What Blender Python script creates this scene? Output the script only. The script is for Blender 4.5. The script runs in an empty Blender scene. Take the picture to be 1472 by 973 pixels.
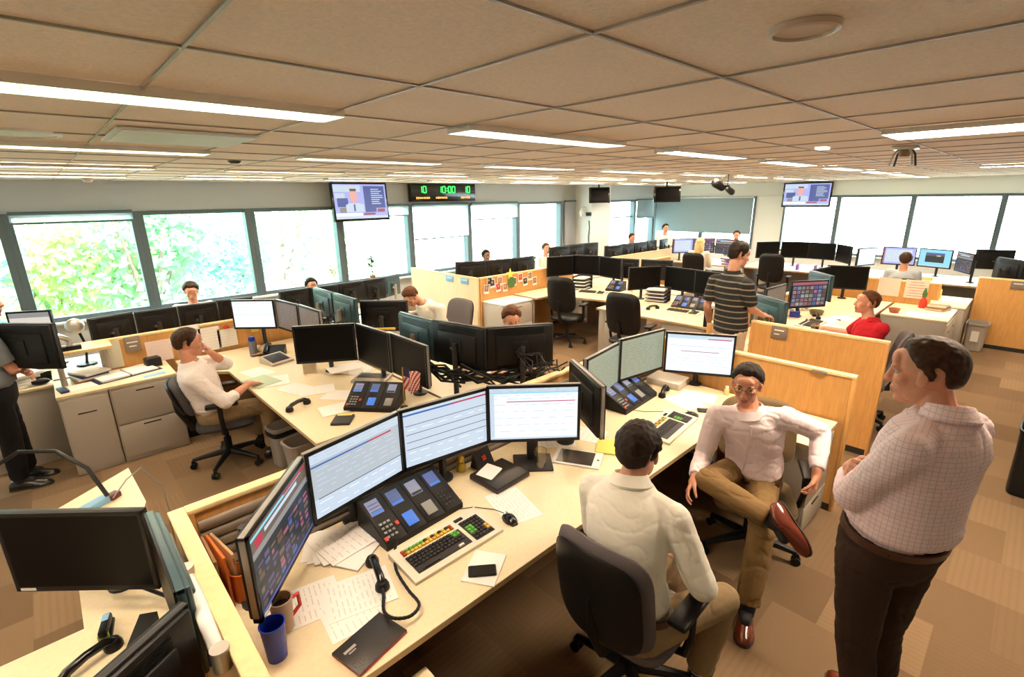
import bpy, bmesh, math, random
from mathutils import Vector, Matrix, noise
random.seed(11)
SC = bpy.context.scene
COL = SC.collection
PI = math.pi
V = Vector
def R(d): return math.radians(d)

# ------------------------------------------------------------------ materials
MATS = {}
def mat(name, col, rough=.5, metal=0., spec=.5, noi=None, bump=None, emit=None, coat=0.):
    if name in MATS: return MATS[name]
    m = bpy.data.materials.new(name); m.use_nodes = True
    nt = m.node_tree; b = nt.nodes['Principled BSDF']
    b.inputs['Base Color'].default_value = (*col, 1); b.inputs['Roughness'].default_value = rough
    b.inputs['Metallic'].default_value = metal; b.inputs['Specular IOR Level'].default_value = spec
    b.inputs['Coat Weight'].default_value = coat
    tc = nt.nodes.new('ShaderNodeTexCoord')
    if noi:
        sc, amt = noi[0], noi[1]; st = noi[2] if len(noi) > 2 else (1, 1, 1)
        mp = nt.nodes.new('ShaderNodeMapping'); mp.inputs['Scale'].default_value = st
        nt.links.new(tc.outputs['Object'], mp.inputs['Vector'])
        n = nt.nodes.new('ShaderNodeTexNoise'); n.inputs['Scale'].default_value = sc; n.inputs['Detail'].default_value = 4
        nt.links.new(mp.outputs['Vector'], n.inputs['Vector'])
        r = nt.nodes.new('ShaderNodeValToRGB')
        r.color_ramp.elements[0].position = .3; r.color_ramp.elements[1].position = .7
        r.color_ramp.elements[0].color = (*[max(0, c*(1-amt)) for c in col], 1)
        r.color_ramp.elements[1].color = (*[min(1, c*(1+amt)) for c in col], 1)
        nt.links.new(n.outputs['Fac'], r.inputs['Fac']); nt.links.new(r.outputs['Color'], b.inputs['Base Color'])
    if bump:
        n2 = nt.nodes.new('ShaderNodeTexNoise'); n2.inputs['Scale'].default_value = bump[0]; n2.inputs['Detail'].default_value = 3
        nt.links.new(tc.outputs['Object'], n2.inputs['Vector'])
        bp = nt.nodes.new('ShaderNodeBump'); bp.inputs['Strength'].default_value = bump[1]; bp.inputs['Distance'].default_value = .01
        nt.links.new(n2.outputs['Fac'], bp.inputs['Height']); nt.links.new(bp.outputs['Normal'], b.inputs['Normal'])
    if emit:
        b.inputs['Emission Color'].default_value = (*emit[0], 1); b.inputs['Emission Strength'].default_value = emit[1]
    MATS[name] = m
    return m
def glow(name, col, s=1.):
    return mat(name, tuple(c*.05 for c in col), .4, emit=(col, s))
def nodemat(name):
    m = bpy.data.materials.new(name); m.use_nodes = True; MATS[name] = m
    return m, m.node_tree, m.node_tree.nodes['Principled BSDF']
def glassmat(name, tint, fac=.93, rough=.0):
    m = bpy.data.materials.new(name); m.use_nodes = True; nt = m.node_tree; nt.nodes.clear()
    o = nt.nodes.new('ShaderNodeOutputMaterial'); mx = nt.nodes.new('ShaderNodeMixShader')
    t = nt.nodes.new('ShaderNodeBsdfTransparent'); g = nt.nodes.new('ShaderNodeBsdfGlossy')
    t.inputs['Color'].default_value = (*tint, 1); g.inputs['Roughness'].default_value = rough
    mx.inputs['Fac'].default_value = 1-fac
    nt.links.new(t.outputs[0], mx.inputs[1]); nt.links.new(g.outputs[0], mx.inputs[2]); nt.links.new(mx.outputs[0], o.inputs['Surface'])
    MATS[name] = m
    return m
def math_n(nt, op, a=None, b=None, va=None, vb=None):
    n = nt.nodes.new('ShaderNodeMath'); n.operation = op
    if a is not None: nt.links.new(a, n.inputs[0])
    if va is not None: n.inputs[0].default_value = va
    if b is not None: nt.links.new(b, n.inputs[1])
    if vb is not None: n.inputs[1].default_value = vb
    return n.outputs[0]
def mixc(nt, fac, a, b):
    n = nt.nodes.new('ShaderNodeMix'); n.data_type = 'RGBA'
    nt.links.new(fac, n.inputs[0])
    for i, c in ((6, a), (7, b)):
        if isinstance(c, tuple): n.inputs[i].default_value = (*c, 1)
        else: nt.links.new(c, n.inputs[i])
    return n.outputs[2]

M_desk = mat('cream_laminate', (.80, .68, .455), .38, noi=(60, .04))
M_deskedge = mat('tan_edge', (.50, .36, .20), .45)
M_wood = mat('maple_veneer', (.61, .325, .10), .42, noi=(7, .10, (9, 9, .9)))
M_wood_daylit = mat('pale_maple_veneer', (.82, .66, .42), .45, noi=(7, .06, (9, 9, .9)))  # maple with the wash of window light put into a paler colour
M_woodl = mat('maple_edge', (.84, .63, .33), .4, noi=(6, .06, (6, 6, 1)))
M_greige = mat('greige_metal', (.40, .36, .305), .5)
M_greige2 = mat('greige_metal_light', (.52, .48, .42), .5)
M_slat = mat('slat_plastic', (.21, .17, .135), .5)
M_black = mat('black_plastic', (.007, .007, .0075), .42, spec=.28)
M_blackg = mat('gloss_black', (.008, .008, .009), .16)
M_dark = mat('dark_grey_plastic', (.024, .024, .026), .45, spec=.35)
M_teal = mat('slate_blue_plastic', (.035, .075, .095), .35)
M_grey = mat('grey_plastic', (.25, .25, .25), .45)
M_silver = mat('silver_metal', (.62, .60, .57), .3, .85)
M_bezel = mat('silver_grey_bezel', (.27, .26, .25), .4, .2)  # rim grey has the light caught by monitor edges painted in
M_off = mat('screen_off', (.004, .0036, .0035), .38, spec=.10)
M_white = mat('white_paint', (.80, .80, .78), .55)
M_paper = mat('paper_white', (.86, .84, .80), .8)
M_ink = mat('ink_grey', (.64, .63, .62), .8)
M_yellow = mat('yellow_paper', (.86, .75, .18), .8)
M_yellow2 = mat('mustard_paint', (.55, .38, .04), .5)
M_red = mat('red_plastic', (.55, .035, .02), .4)
M_orange = mat('orange_plastic', (.75, .20, .04), .45)
M_blue = mat('blue_plastic', (.01, .03, .32), .25)
M_bluel = mat('light_blue_card', (.22, .45, .70), .6)
M_navy = mat('navy_card', (.02, .03, .09), .5)
M_leather = mat('black_leather', (.02, .016, .014), .4, bump=(150, .15))
M_chairfab = mat('charcoal_chair_fabric', (.055, .05, .052), .85, bump=(400, .3))
M_chairfab2 = mat('grey_mauve_fabric', (.115, .10, .105), .9, bump=(400, .3))
M_chairtan = mat('olive_brown_fabric', (.16, .11, .05), .9, bump=(400, .3))
M_shoeb = mat('black_shoe_leather', (.012, .011, .010), .25)
M_shoer = mat('oxblood_shoe_leather', (.16, .028, .012), .2, coat=.5)
M_sole = mat('shoe_sole', (.02, .015, .012), .6)
M_green = mat('leaf_green', (.05, .16, .03), .5)
M_brown = mat('brown_cardboard', (.32, .19, .09), .7)
M_frame = mat('window_frame_slate', (.10, .145, .165), .4)
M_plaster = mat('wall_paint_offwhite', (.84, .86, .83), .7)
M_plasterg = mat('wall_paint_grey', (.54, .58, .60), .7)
def blindmat(n, c, tr):
    m = mat(n, c, .6); nt = m.node_tree; b = nt.nodes['Principled BSDF']; o = nt.nodes['Material Output']
    t = nt.nodes.new('ShaderNodeBsdfTranslucent'); t.inputs[0].default_value = (*c, 1); x = nt.nodes.new('ShaderNodeMixShader'); x.inputs[0].default_value = tr
    nt.links.new(b.outputs[0], x.inputs[1]); nt.links.new(t.outputs[0], x.inputs[2]); nt.links.new(x.outputs[0], o.inputs['Surface'])
    return m
M_blind = blindmat('blue_grey_blind', (.30, .40, .44), .10)
M_vent = mat('grey_vent', (.72, .76, .72), .6)
M_gold = mat('gold_resin', (.55, .36, .06), .35, .4)
M_clear = glassmat('clear_glass', (.92, .90, .84), .86)
M_winglass = glassmat('window_glass', (.97, 1., .99), .95)
M_bag = mat('grey_bin_plastic', (.30, .27, .24), .5)

# ------------------------------------------------------------------ mesh builder
class MB:
    def __init__(s): s.v = []; s.f = []; s.m = []
    def add(s, vs, fs, mi=0):
        o = len(s.v); s.v += [V(p) for p in vs]; s.f += [[i+o for i in f] for f in fs]; s.m += [mi]*len(fs)
        return s
    def xf(s, Mx, start=0):
        for i in range(start, len(s.v)): s.v[i] = Mx @ s.v[i]
        return s
    def box(s, c, d, bev=0., mi=0, M=None):
        hx, hy, hz = d[0]/2, d[1]/2, d[2]/2
        b = min(bev, hx*.95, hy*.95, hz*.95)
        st = len(s.v)
        if b <= 0:
            vs = [(x, y, z) for x in (-hx, hx) for y in (-hy, hy) for z in (-hz, hz)]
            fs = [(0, 1, 3, 2), (4, 6, 7, 5), (0, 4, 5, 1), (2, 3, 7, 6), (0, 2, 6, 4), (1, 5, 7, 3)]
            s.add(vs, fs, mi)
        else:
            bm = bmesh.new(); bmesh.ops.create_cube(bm, size=1)
            for q in bm.verts: q.co = V((q.co.x*d[0], q.co.y*d[1], q.co.z*d[2]))
            bmesh.ops.bevel(bm, geom=bm.edges[:], offset=b, segments=2, profile=.5, affect='EDGES')
            bm.verts.index_update()
            s.add([q.co.copy() for q in bm.verts], [[q.index for q in f.verts] for f in bm.faces], mi); bm.free()
        T = Matrix.Translation(V(c))
        if M is not None: T = T @ M.to_4x4()
        s.xf(T, st); return s
    def loft(s, rings, closed=True, cap=True, mi=0):
        n = len(rings[0]); o = len(s.v); fs = []
        vs = [p for r in rings for p in r]
        for i in range(len(rings)-1):
            for j in range(n if closed else n-1):
                a = i*n+j; b = i*n+(j+1) % n
                fs.append((a, b, b+n, a+n))
        if cap and closed:
            fs.append(tuple(reversed(range(n)))); fs.append(tuple(range((len(rings)-1)*n, len(rings)*n)))
        return s.add(vs, fs, mi)
    def tube(s, pts, r, n=8, mi=0, cap=True):
        pts = [V(p) for p in pts]; rr = r if isinstance(r, (list, tuple)) else [r]*len(pts)
        t0 = (pts[1]-pts[0]).normalized()
        u = t0.orthogonal().normalized(); rings = []
        for i, p in enumerate(pts):
            t = (pts[min(i+1, len(pts)-1)]-pts[max(i-1, 0)])
            t = t.normalized() if t.length > 1e-9 else t0
            u = (u-t*u.dot(t)).normalized(); w = t.cross(u)
            rings.append([p+(u*math.cos(2*PI*k/n)+w*math.sin(2*PI*k/n))*rr[i] for k in range(n)])
        return s.loft(rings, True, cap, mi)
    def capsule(s, a, b, ra, rb, n=10, mi=0):
        a, b = V(a), V(b); d = b-a
        if d.length < 1e-6: d = V((0, 0, 1e-4))
        t = d.normalized(); pts = []; rr = []
        for k in range(4):
            an = -PI/2+PI/2*k/4+.12; pts.append(a+t*ra*math.sin(an)); rr.append(ra*math.cos(an))
        pts.append(a); rr.append(ra); pts.append(b); rr.append(rb)
        for k in range(1, 5):
            an = PI/2*k/4-.12; pts.append(b+t*rb*math.sin(an)); rr.append(rb*math.cos(an))
        return s.tube(pts, rr, n, mi)
    def ell(s, c, r, M=None, n=12, mi=0):
        r = r if isinstance(r, (tuple, list)) else (r, r, r)
        rings = []
        for i in range(1, n//2+2):
            ph = -PI/2+PI*(i-.5)/(n//2+1)
            rings.append([V((math.cos(ph)*math.cos(2*PI*j/n)*r[0], math.cos(ph)*math.sin(2*PI*j/n)*r[1], math.sin(ph)*r[2])) for j in range(n)])
        T = Matrix.Translation(V(c))
        if M is not None: T = T @ M.to_4x4()
        st = len(s.v); s.loft(rings, True, True, mi); s.xf(T, st); return s
    def lathe(s, prof, n=20, c=(0, 0, 0), mi=0, cap=True):
        rings = [[V((c[0]+r*math.cos(2*PI*k/n), c[1]+r*math.sin(2*PI*k/n), c[2]+z)) for k in range(n)] for r, z in prof]
        return s.loft(rings, True, cap, mi)
    def prism(s, poly, z0, z1, mi=0):
        return s.loft([[V((x, y, z0)) for x, y in poly], [V((x, y, z1)) for x, y in poly]], True, True, mi)
    def quad(s, a, b, c, d, mi=0): return s.add([a, b, c, d], [(0, 1, 2, 3)], mi)
    def mesh(s, name, mats, smooth=True, ang=38):
        me = bpy.data.meshes.new(name); me.from_pydata([tuple(p) for p in s.v], [], s.f)
        for m in (mats if isinstance(mats, (list, tuple)) else [mats]): me.materials.append(m)
        me.polygons.foreach_set('material_index', s.m)
        bm = bmesh.new(); bm.from_mesh(me); bmesh.ops.recalc_face_normals(bm, faces=bm.faces[:]); bm.to_mesh(me); bm.free()
        if smooth:
            me.polygons.foreach_set('use_smooth', [True]*len(me.polygons)); me.set_sharp_from_angle(angle=R(ang))
        me.update(); return me
def obj(name, src, mats=None, parent=None, loc=None, rot=None, smooth=True, ang=38):
    me = src.mesh(name, mats, smooth, ang) if isinstance(src, MB) else src
    o = bpy.data.objects.new(name, me); COL.objects.link(o)
    if parent is not None: o.parent = parent
    if loc is not None: o.location = loc
    if rot is not None: o.rotation_euler = rot
    return o
def tag(o, label, cat, group=None):
    o['label'] = label; o['category'] = cat
    if group: o['group'] = group
    return o
def thing(name, label, cat, loc=(0, 0, 0), rz=0., group=None):
    o = bpy.data.objects.new(name, None); COL.objects.link(o); o.empty_display_size = .1
    o.location = loc; o.rotation_euler = (0, 0, rz)
    return tag(o, label, cat, group)
def solo(name, mb, mats, label, cat, loc=(0, 0, 0), rz=0., group=None):
    return tag(obj(name, mb, mats, None, loc, (0, 0, rz)), label, cat, group)
def struct(name, mb, mats, parent=None, smooth=False):
    o = obj(name, mb, mats, parent, smooth=smooth)
    o['kind'] = 'structure'
    return o
CACHE = {}
def cached(key, fn):
    if key not in CACHE: CACHE[key] = fn()
    return CACHE[key]
def remeshed(mb, voxel, it=2, fac=.5):
    me = mb.mesh('tmp', [], False); o = bpy.data.objects.new('tmp', me); COL.objects.link(o)
    r = o.modifiers.new('r', 'REMESH'); r.mode = 'VOXEL'; r.voxel_size = voxel
    if it:
        k = o.modifiers.new('s', 'SMOOTH'); k.iterations = it; k.factor = fac
    dg = bpy.context.evaluated_depsgraph_get(); dg.update()
    n = bpy.data.meshes.new_from_object(o.evaluated_get(dg))
    bpy.data.objects.remove(o); bpy.data.meshes.remove(me)
    n.polygons.foreach_set('use_smooth', [True]*len(n.polygons))
    return n
# ------------------------------------------------------------------ special materials
def carpet():
    m, nt, b = nodemat('carpet_tiles'); L = nt.links.new
    tc = nt.nodes.new('ShaderNodeTexCoord'); sp = nt.nodes.new('ShaderNodeSeparateXYZ'); L(tc.outputs['Object'], sp.inputs[0])
    X = math_n(nt, 'DIVIDE', sp.outputs[0], vb=.46); Y = math_n(nt, 'DIVIDE', sp.outputs[1], vb=.46)
    cx = math_n(nt, 'FLOOR', X); off = math_n(nt, 'MULTIPLY', cx, vb=.5)
    Y2 = math_n(nt, 'ADD', Y, off); cy = math_n(nt, 'FLOOR', Y2)
    cb = nt.nodes.new('ShaderNodeCombineXYZ'); L(cx, cb.inputs[0]); L(cy, cb.inputs[1])
    wn = nt.nodes.new('ShaderNodeTexWhiteNoise'); L(cb.outputs[0], wn.inputs['Vector'])
    sel = math_n(nt, 'GREATER_THAN', wn.outputs['Value'], vb=.5)
    a = math_n(nt, 'MULTIPLY', sp.outputs[0], vb=2*PI/.036); c = math_n(nt, 'MULTIPLY', sp.outputs[1], vb=2*PI/.036)
    mx = nt.nodes.new('ShaderNodeMix'); mx.data_type = 'FLOAT'; L(sel, mx.inputs[0]); L(a, mx.inputs[2]); L(c, mx.inputs[3])
    st = math_n(nt, 'SINE', mx.outputs[0]); stp = math_n(nt, 'GREATER_THAN', st, vb=.35)
    has = math_n(nt, 'FRACT', math_n(nt, 'MULTIPLY', wn.outputs['Value'], vb=7.3)); has = math_n(nt, 'GREATER_THAN', has, vb=.35)
    stp = math_n(nt, 'MULTIPLY', math_n(nt, 'MULTIPLY', stp, has), vb=.15)
    ns = nt.nodes.new('ShaderNodeTexNoise'); ns.inputs['Scale'].default_value = 170; L(tc.outputs['Object'], ns.inputs['Vector'])
    tv = math_n(nt, 'FRACT', math_n(nt, 'MULTIPLY', wn.outputs['Value'], vb=3.7))
    base = mixc(nt, tv, (.14, .088, .048), (.255, .17, .096))
    c2 = mixc(nt, stp, base, (.12, .075, .042))
    c3 = mixc(nt, math_n(nt, 'MULTIPLY', ns.outputs['Fac'], vb=.35), c2, (.29, .20, .125))
    L(c3, b.inputs['Base Color']); b.inputs['Roughness'].default_value = .95; b.inputs['Specular IOR Level'].default_value = .1
    bp = nt.nodes.new('ShaderNodeBump'); bp.inputs['Strength'].default_value = .3; bp.inputs['Distance'].default_value = .004
    L(ns.outputs['Fac'], bp.inputs['Height']); L(bp.outputs['Normal'], b.inputs['Normal'])
    return m
def ceilmat():
    m, nt, b = nodemat('mineral_ceiling_tile'); L = nt.links.new
    tc = nt.nodes.new('ShaderNodeTexCoord')
    n = nt.nodes.new('ShaderNodeTexNoise'); n.inputs['Scale'].default_value = 85; n.inputs['Detail'].default_value = 6; n.inputs['Roughness'].default_value = .7; L(tc.outputs['Object'], n.inputs['Vector'])
    v = nt.nodes.new('ShaderNodeTexVoronoi'); v.inputs['Scale'].default_value = 120; L(tc.outputs['Object'], v.inputs['Vector'])
    d = math_n(nt, 'LESS_THAN', v.outputs['Distance'], vb=.16)
    g = nt.nodes.new('ShaderNodeMapRange'); g.inputs[1].default_value = .35; g.inputs[2].default_value = .65; L(n.outputs['Fac'], g.inputs[0])
    c = mixc(nt, g.outputs[0], (.80, .67, .54), (.90, .77, .64))
    c2 = mixc(nt, math_n(nt, 'MULTIPLY', d, vb=.35), c, (.50, .39, .30))
    L(c2, b.inputs['Base Color']); b.inputs['Roughness'].default_value = .9; b.inputs['Specular IOR Level'].default_value = .15
    bp = nt.nodes.new('ShaderNodeBump'); bp.inputs['Strength'].default_value = .4; bp.inputs['Distance'].default_value = .004
    L(n.outputs['Fac'], bp.inputs['Height']); L(bp.outputs['Normal'], b.inputs['Normal'])
    return m
def checkshirt(name, base, line, sc=.018, w=.16, ax=(1, 1)):
    m, nt, b = nodemat(name); L = nt.links.new
    tc = nt.nodes.new('ShaderNodeTexCoord'); sp = nt.nodes.new('ShaderNodeSeparateXYZ'); L(tc.outputs['Object'], sp.inputs[0])
    def ln(o):
        f = math_n(nt, 'FRACT', math_n(nt, 'DIVIDE', o, vb=sc)); return math_n(nt, 'LESS_THAN', f, vb=w)
    sn = nt.nodes.new('ShaderNodeSeparateXYZ'); L(tc.outputs['Normal'], sn.inputs[0])
    ax_, ay_, az_ = (math_n(nt, 'ABSOLUTE', sn.outputs[i]) for i in range(3))
    pick = math_n(nt, 'GREATER_THAN', ax_, ay_); mxf = nt.nodes.new('ShaderNodeMix'); mxf.data_type = 'FLOAT'
    L(pick, mxf.inputs[0]); L(sp.outputs[0], mxf.inputs[2]); L(sp.outputs[1], mxf.inputs[3])
    zl = math_n(nt, 'MULTIPLY', ln(sp.outputs[2]), math_n(nt, 'LESS_THAN', az_, vb=.75))
    k = math_n(nt, 'MAXIMUM', ln(mxf.outputs[0]), zl)
    c = mixc(nt, k, base, line); L(c, b.inputs['Base Color']); b.inputs['Roughness'].default_value = .85
    return m
def stripeshirt():
    m, nt, b = nodemat('black_polo_with_beige_stripes'); L = nt.links.new
    tc = nt.nodes.new('ShaderNodeTexCoord'); sp = nt.nodes.new('ShaderNodeSeparateXYZ'); L(tc.outputs['Object'], sp.inputs[0])
    f = math_n(nt, 'FRACT', math_n(nt, 'DIVIDE', sp.outputs[2], vb=.062)); k = math_n(nt, 'LESS_THAN', f, vb=.24)
    f2 = math_n(nt, 'FRACT', math_n(nt, 'DIVIDE', sp.outputs[2], vb=.186)); k2 = math_n(nt, 'LESS_THAN', f2, vb=.5)
    c0 = mixc(nt, k2, (.24, .21, .16), (.17, .16, .14))
    c = mixc(nt, k, (.014, .014, .013), c0); L(c, b.inputs['Base Color']); b.inputs['Roughness'].default_value = .9
    return m
M_carpet = carpet(); M_ceil = ceilmat()
M_tbar = mat('ceiling_grid_metal', (.34, .29, .24), .5, .2)
M_light = glow('fluorescent_diffuser', (1., .79, .57), 66.)
M_lightdim = glow('fluorescent_diffuser_dim', (1., .79, .57), 16.)
M_louver = mat('louver_aluminium', (.75, .72, .66), .25, .8)

# ------------------------------------------------------------------ room shell
CH = 2.65
X0, X1, Y0, Y1 = -3.6, 15., -3.6, 9.
fl = MB().box(((X0+X1)/2, (Y0+Y1)/2, -.05), (X1-X0+.4, Y1-Y0+.4, .1)); struct('floor', fl, M_carpet)
ce = MB().box(((X0+X1)/2, (Y0+Y1)/2, CH+.05), (X1-X0+.5, Y1-Y0+.5, .1)); struct('ceiling', ce, M_ceil)
g = MB(); px, py = .572, .606
x = .295-7*px
while x < X1:
    if x > X0: g.box((x, (Y0+Y1)/2, CH-.002), (.008, Y1-Y0, .006))
    x += px
y = .678-7*py
while y < Y1:
    if y > Y0: g.box(((X0+X1)/2, y, CH-.002), (X1-X0, .008, .006))
    y += py
struct('trim_1', g, M_tbar)
HZ, SZ = 2.235, .80       # window head and sill
T = .22
# north wall (y = 9)
NW = [(-3.4, -1.82), (-1.78, -.26), (-.26, 1.10), (1.10, 2.60), (2.60, 4.12), (4.12, 5.63), (5.63, 7.17), (7.17, 8.71), (8.71, 10.36)]
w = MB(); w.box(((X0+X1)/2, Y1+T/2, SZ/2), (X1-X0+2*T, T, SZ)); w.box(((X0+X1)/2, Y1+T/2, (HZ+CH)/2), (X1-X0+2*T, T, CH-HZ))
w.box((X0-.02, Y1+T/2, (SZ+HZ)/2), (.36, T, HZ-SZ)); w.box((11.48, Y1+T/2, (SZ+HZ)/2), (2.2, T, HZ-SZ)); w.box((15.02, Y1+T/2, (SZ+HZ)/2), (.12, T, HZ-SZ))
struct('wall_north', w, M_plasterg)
w = MB().box((11.375, 8.72, CH/2), (.85, .56, CH)); struct('wall_column', w, M_plaster)
wi = 0
def window_n(x0, x1, z0, z1, mw=.09, rail=None):
    global wi; wi += 1
    f = MB(); zc = (z0+z1)/2; h = z1-z0
    for xx in (x0+mw/4, x1-mw/4): f.box((xx, Y1+.04, zc), (mw/2, .16, h), .004)
    for zz in (z0+.03, z1-.03): f.box(((x0+x1)/2, Y1+.04, zz), (x1-x0-mw/2, .12, .06), .004)
    if rail: f.box(((x0+x1)/2, Y1+.06, rail), (x1-x0, .06, .035), .003)
    o = struct('window_%d' % wi, f, M_frame)
    struct('pane', MB().box(((x0+x1)/2, Y1+.10, zc), (x1-x0-.02, .006, h)), M_winglass, o)
    struct('sill', MB().box(((x0+x1)/2, Y1-.05, z0-.015), (x1-x0, .14, .03), .004), M_plaster, o)
for i, (a, b) in enumerate(NW): window_n(a, b, SZ, HZ, .15 if i < 5 else .13)
for a, b in ((12.40, 13.86), (13.86, 14.96)): window_n(a, b, SZ, HZ, .10, 1.72)
# east wall (x = 15)
w = MB(); yc = (Y0+Y1)/2; L_ = Y1-Y0
w.box((X1+T/2, yc, .4), (T, L_, .8)); w.box((X1+T/2, yc, (2.29+CH)/2), (T, L_, CH-2.29))
w.box((X1+T/2, 5.36, 1.55), (T, .74, 1.5)); w.box((X1+T/2, 8.97, 1.55), (T, .10, 1.5)); w.box((X1+T/2, -3.1, 1.55), (T, 1., 1.5))
struct('wall_east', w, M_plaster)
def window_e(y0, y1, z0, z1, mw=.10):
    global wi; wi += 1
    f = MB(); zc = (z0+z1)/2; h = z1-z0
    for yy in (y0+mw/4, y1-mw/4): f.box((X1+.04, yy, zc), (.16, mw/2, h), .004)
    for zz in (z0+.03, z1-.03): f.box((X1+.04, (y0+y1)/2, zz), (.12, y1-y0-mw/2, .06), .004)
    o = struct('window_%d' % wi, f, M_frame)
    struct('pane', MB().box((X1+.10, (y0+y1)/2, zc), (.006, y1-y0-.02, h)), M_winglass, o)
    struct('sill', MB().box((X1-.05, (y0+y1)/2, z0-.015), (.14, y1-y0, .03), .004), M_plaster, o)
for a, b in ((-2.6, -.85), (-.85, .67), (.67, 2.19), (2.19, 3.70), (3.70, 4.99)): window_e(a, b, .8, 2.29)
for a, b in ((5.73, 7.3), (7.3, 8.92)): window_e(a, b, .8, 2.29, .12)
w = MB().box((X0-T/2, yc, CH/2), (T, L_, CH)); struct('wall_west', w, M_plaster)
w = MB().box(((X0+X1)/2, Y0-T/2, CH/2), (X1-X0, T, CH)); struct('wall_south', w, M_plaster)
b = MB().box(((X0+X1)/2, Y1-.008, .05), (X1-X0, .016, .1)); struct('baseboard_north', b, M_dark)
b = MB().box((X1-.008, yc-.01, .05), (.016, L_-.04, .1)); struct('baseboard_east', b, M_dark)

# blinds
def vertical_blind(y0, y1, label):
    n = int((y1-y0)/.13); t = thing('vertical_blind', label, 'blind', (14.95, (y0+y1)/2, 1.22), 0, 'vertical blinds on the far wall')
    s = MB()
    for i in range(n):
        yy = -(y1-y0)/2+(i+.5)*(y1-y0)/n
        s.box((0, yy, .52), (.003, (y1-y0)/n*1.08, 1.02), 0, 0, Matrix.Rotation(R(9), 3, 'Z'))
    obj('slats', s, M_blind, t); obj('head_rail', MB().box((0, 0, 1.045), (.05, y1-y0, .04), .005), M_white, t)
vertical_blind(5.80, 7.30, 'blue-grey vertical blind to the right of the hanging brown screen')
vertical_blind(7.32, 8.85, 'blue-grey vertical blind in the far corner behind the hanging brown screen')
M_shade = None
def shade_mat():
    m = bpy.data.materials.new('translucent_roller_fabric'); m.use_nodes = True; nt = m.node_tree; nt.nodes.clear()
    o = nt.nodes.new('ShaderNodeOutputMaterial'); mx = nt.nodes.new('ShaderNodeMixShader'); t = nt.nodes.new('ShaderNodeBsdfTransparent'); d = nt.nodes.new('ShaderNodeBsdfTranslucent')
    t.inputs[0].default_value = (.9, .95, .95, 1); d.inputs[0].default_value = (.85, .88, .88, 1); mx.inputs[0].default_value = .35
    nt.links.new(t.outputs[0], mx.inputs[1]); nt.links.new(d.outputs[0], mx.inputs[2]); nt.links.new(mx.outputs[0], o.inputs['Surface']); return m
M_shade = shade_mat()
def roller(x0, x1, zb, label, m=None, y=8.93):
    t = thing('roller_shade', label, 'window shade', ((x0+x1)/2, y, zb))
    obj('fabric', MB().box((0, 0, (HZ-zb)/2), (x1-x0-.1, .003, HZ-zb)), m or M_shade, t)
    obj('hem_bar', MB().box((0, 0, .012), (x1-x0-.1, .018, .026), .004), M_frame, t)
    obj('roller_tube', MB().tube([(-(x1-x0)/2+.05, 0, HZ-zb), ((x1-x0)/2-.05, 0, HZ-zb)], .022, 10), M_frame, t)
roller(-.26, 1.10, 2.10, 'translucent roller shade barely lowered in the leftmost full window')
roller(-1.78, -.26, 2.10, 'translucent roller shade at the very left edge')
roller(4.12, 5.63, 2.02, 'translucent roller shade just right of the wall television')
roller(5.63, 7.17, 1.52, 'translucent roller shade half lowered under the green clock')
roller(7.17, 8.71, 1.86, 'translucent roller shade part lowered, first right of the green clock')
roller(13.86, 14.96, 1.66, 'blue-grey opaque roller shade half lowered near the far corner', M_blind)
roller(10.38, 10.93, 1.05, 'grey opaque roller shade beside the cream column', blindmat('grey_shade', (.42, .44, .48), .12))

# ------------------------------------------------------------------ outside
b = MB().box((4, 26, -6.05), (80, 30, .1)); b.box((31, 0, -6.05), (26, 60, .1)); o = struct('ground_outside', b, mat('pale_ground', (.55, .55, .5), .9))
def leafmat(n, c):
    m = mat(n, c, .7, spec=.2, noi=(.7, .25)); nt = m.node_tree; b = nt.nodes['Principled BSDF']; o = nt.nodes['Material Output']
    t = nt.nodes.new('ShaderNodeBsdfTranslucent'); x = nt.nodes.new('ShaderNodeMixShader'); x.inputs[0].default_value = .5; t.inputs[0].default_value = (*[min(1, q*1.15) for q in c], 1)
    nt.links.new(b.outputs[0], x.inputs[1]); nt.links.new(t.outputs[0], x.inputs[2]); nt.links.new(x.outputs[0], o.inputs['Surface']); return m
M_leafA = leafmat('pale_green_leaf', (.27, .50, .28)); M_leafB = leafmat('lime_leaf', (.45, .59, .24)); M_leafC = leafmat('sea_green_leaf', (.25, .53, .40))
M_bark = mat('bark', (.20, .15, .11), .9)
def tree(x, y, zc, r, m, label, n=1500, sd=0):
    n *= 3
    rnd = random.Random(sd); t = thing('leafy_tree', label, 'tree', (x, y, -6), 0, 'trees outside the left windows')
    f = MB(); blobs = [(V((rnd.uniform(-1, 1), rnd.uniform(-1, 1), rnd.uniform(-1.3, 1.3)))*r*.62, r*rnd.uniform(.35, .55)) for _ in range(16)]
    for i in range(n):
        c, q = rnd.choice(blobs); d = V((rnd.gauss(0, 1), rnd.gauss(0, 1), rnd.gauss(0, 1))).normalized()
        p = c+d*q*rnd.uniform(.55, 1.05)+V((0, 0, zc+6)); s = rnd.uniform(.06, .15)
        u = V((rnd.gauss(0, 1), rnd.gauss(0, 1), rnd.gauss(0, 1))).normalized(); w_ = u.orthogonal().normalized()
        f.quad(p-u*s, p-w_*s*.7, p+u*s, p+w_*s*.7)
    obj('crown', f, m, t, smooth=False)
    tr = MB().tube([(0, 0, 0), (.1, .05, (zc+6)*.5), (0, 0, zc+6)], [.28, .2, .09], 8)
    for c, q in blobs[:7]: tr.tube([(0, 0, (zc+6)*.7), c*.9+V((0, 0, zc+6))], [.08, .03], 6)
    obj('trunk', tr, M_bark, t)
tree(-2.6, 15.5, 1.2, 2.6, M_leafC, 'sea-green tree outside at the far left edge', 1600, 1)
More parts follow.
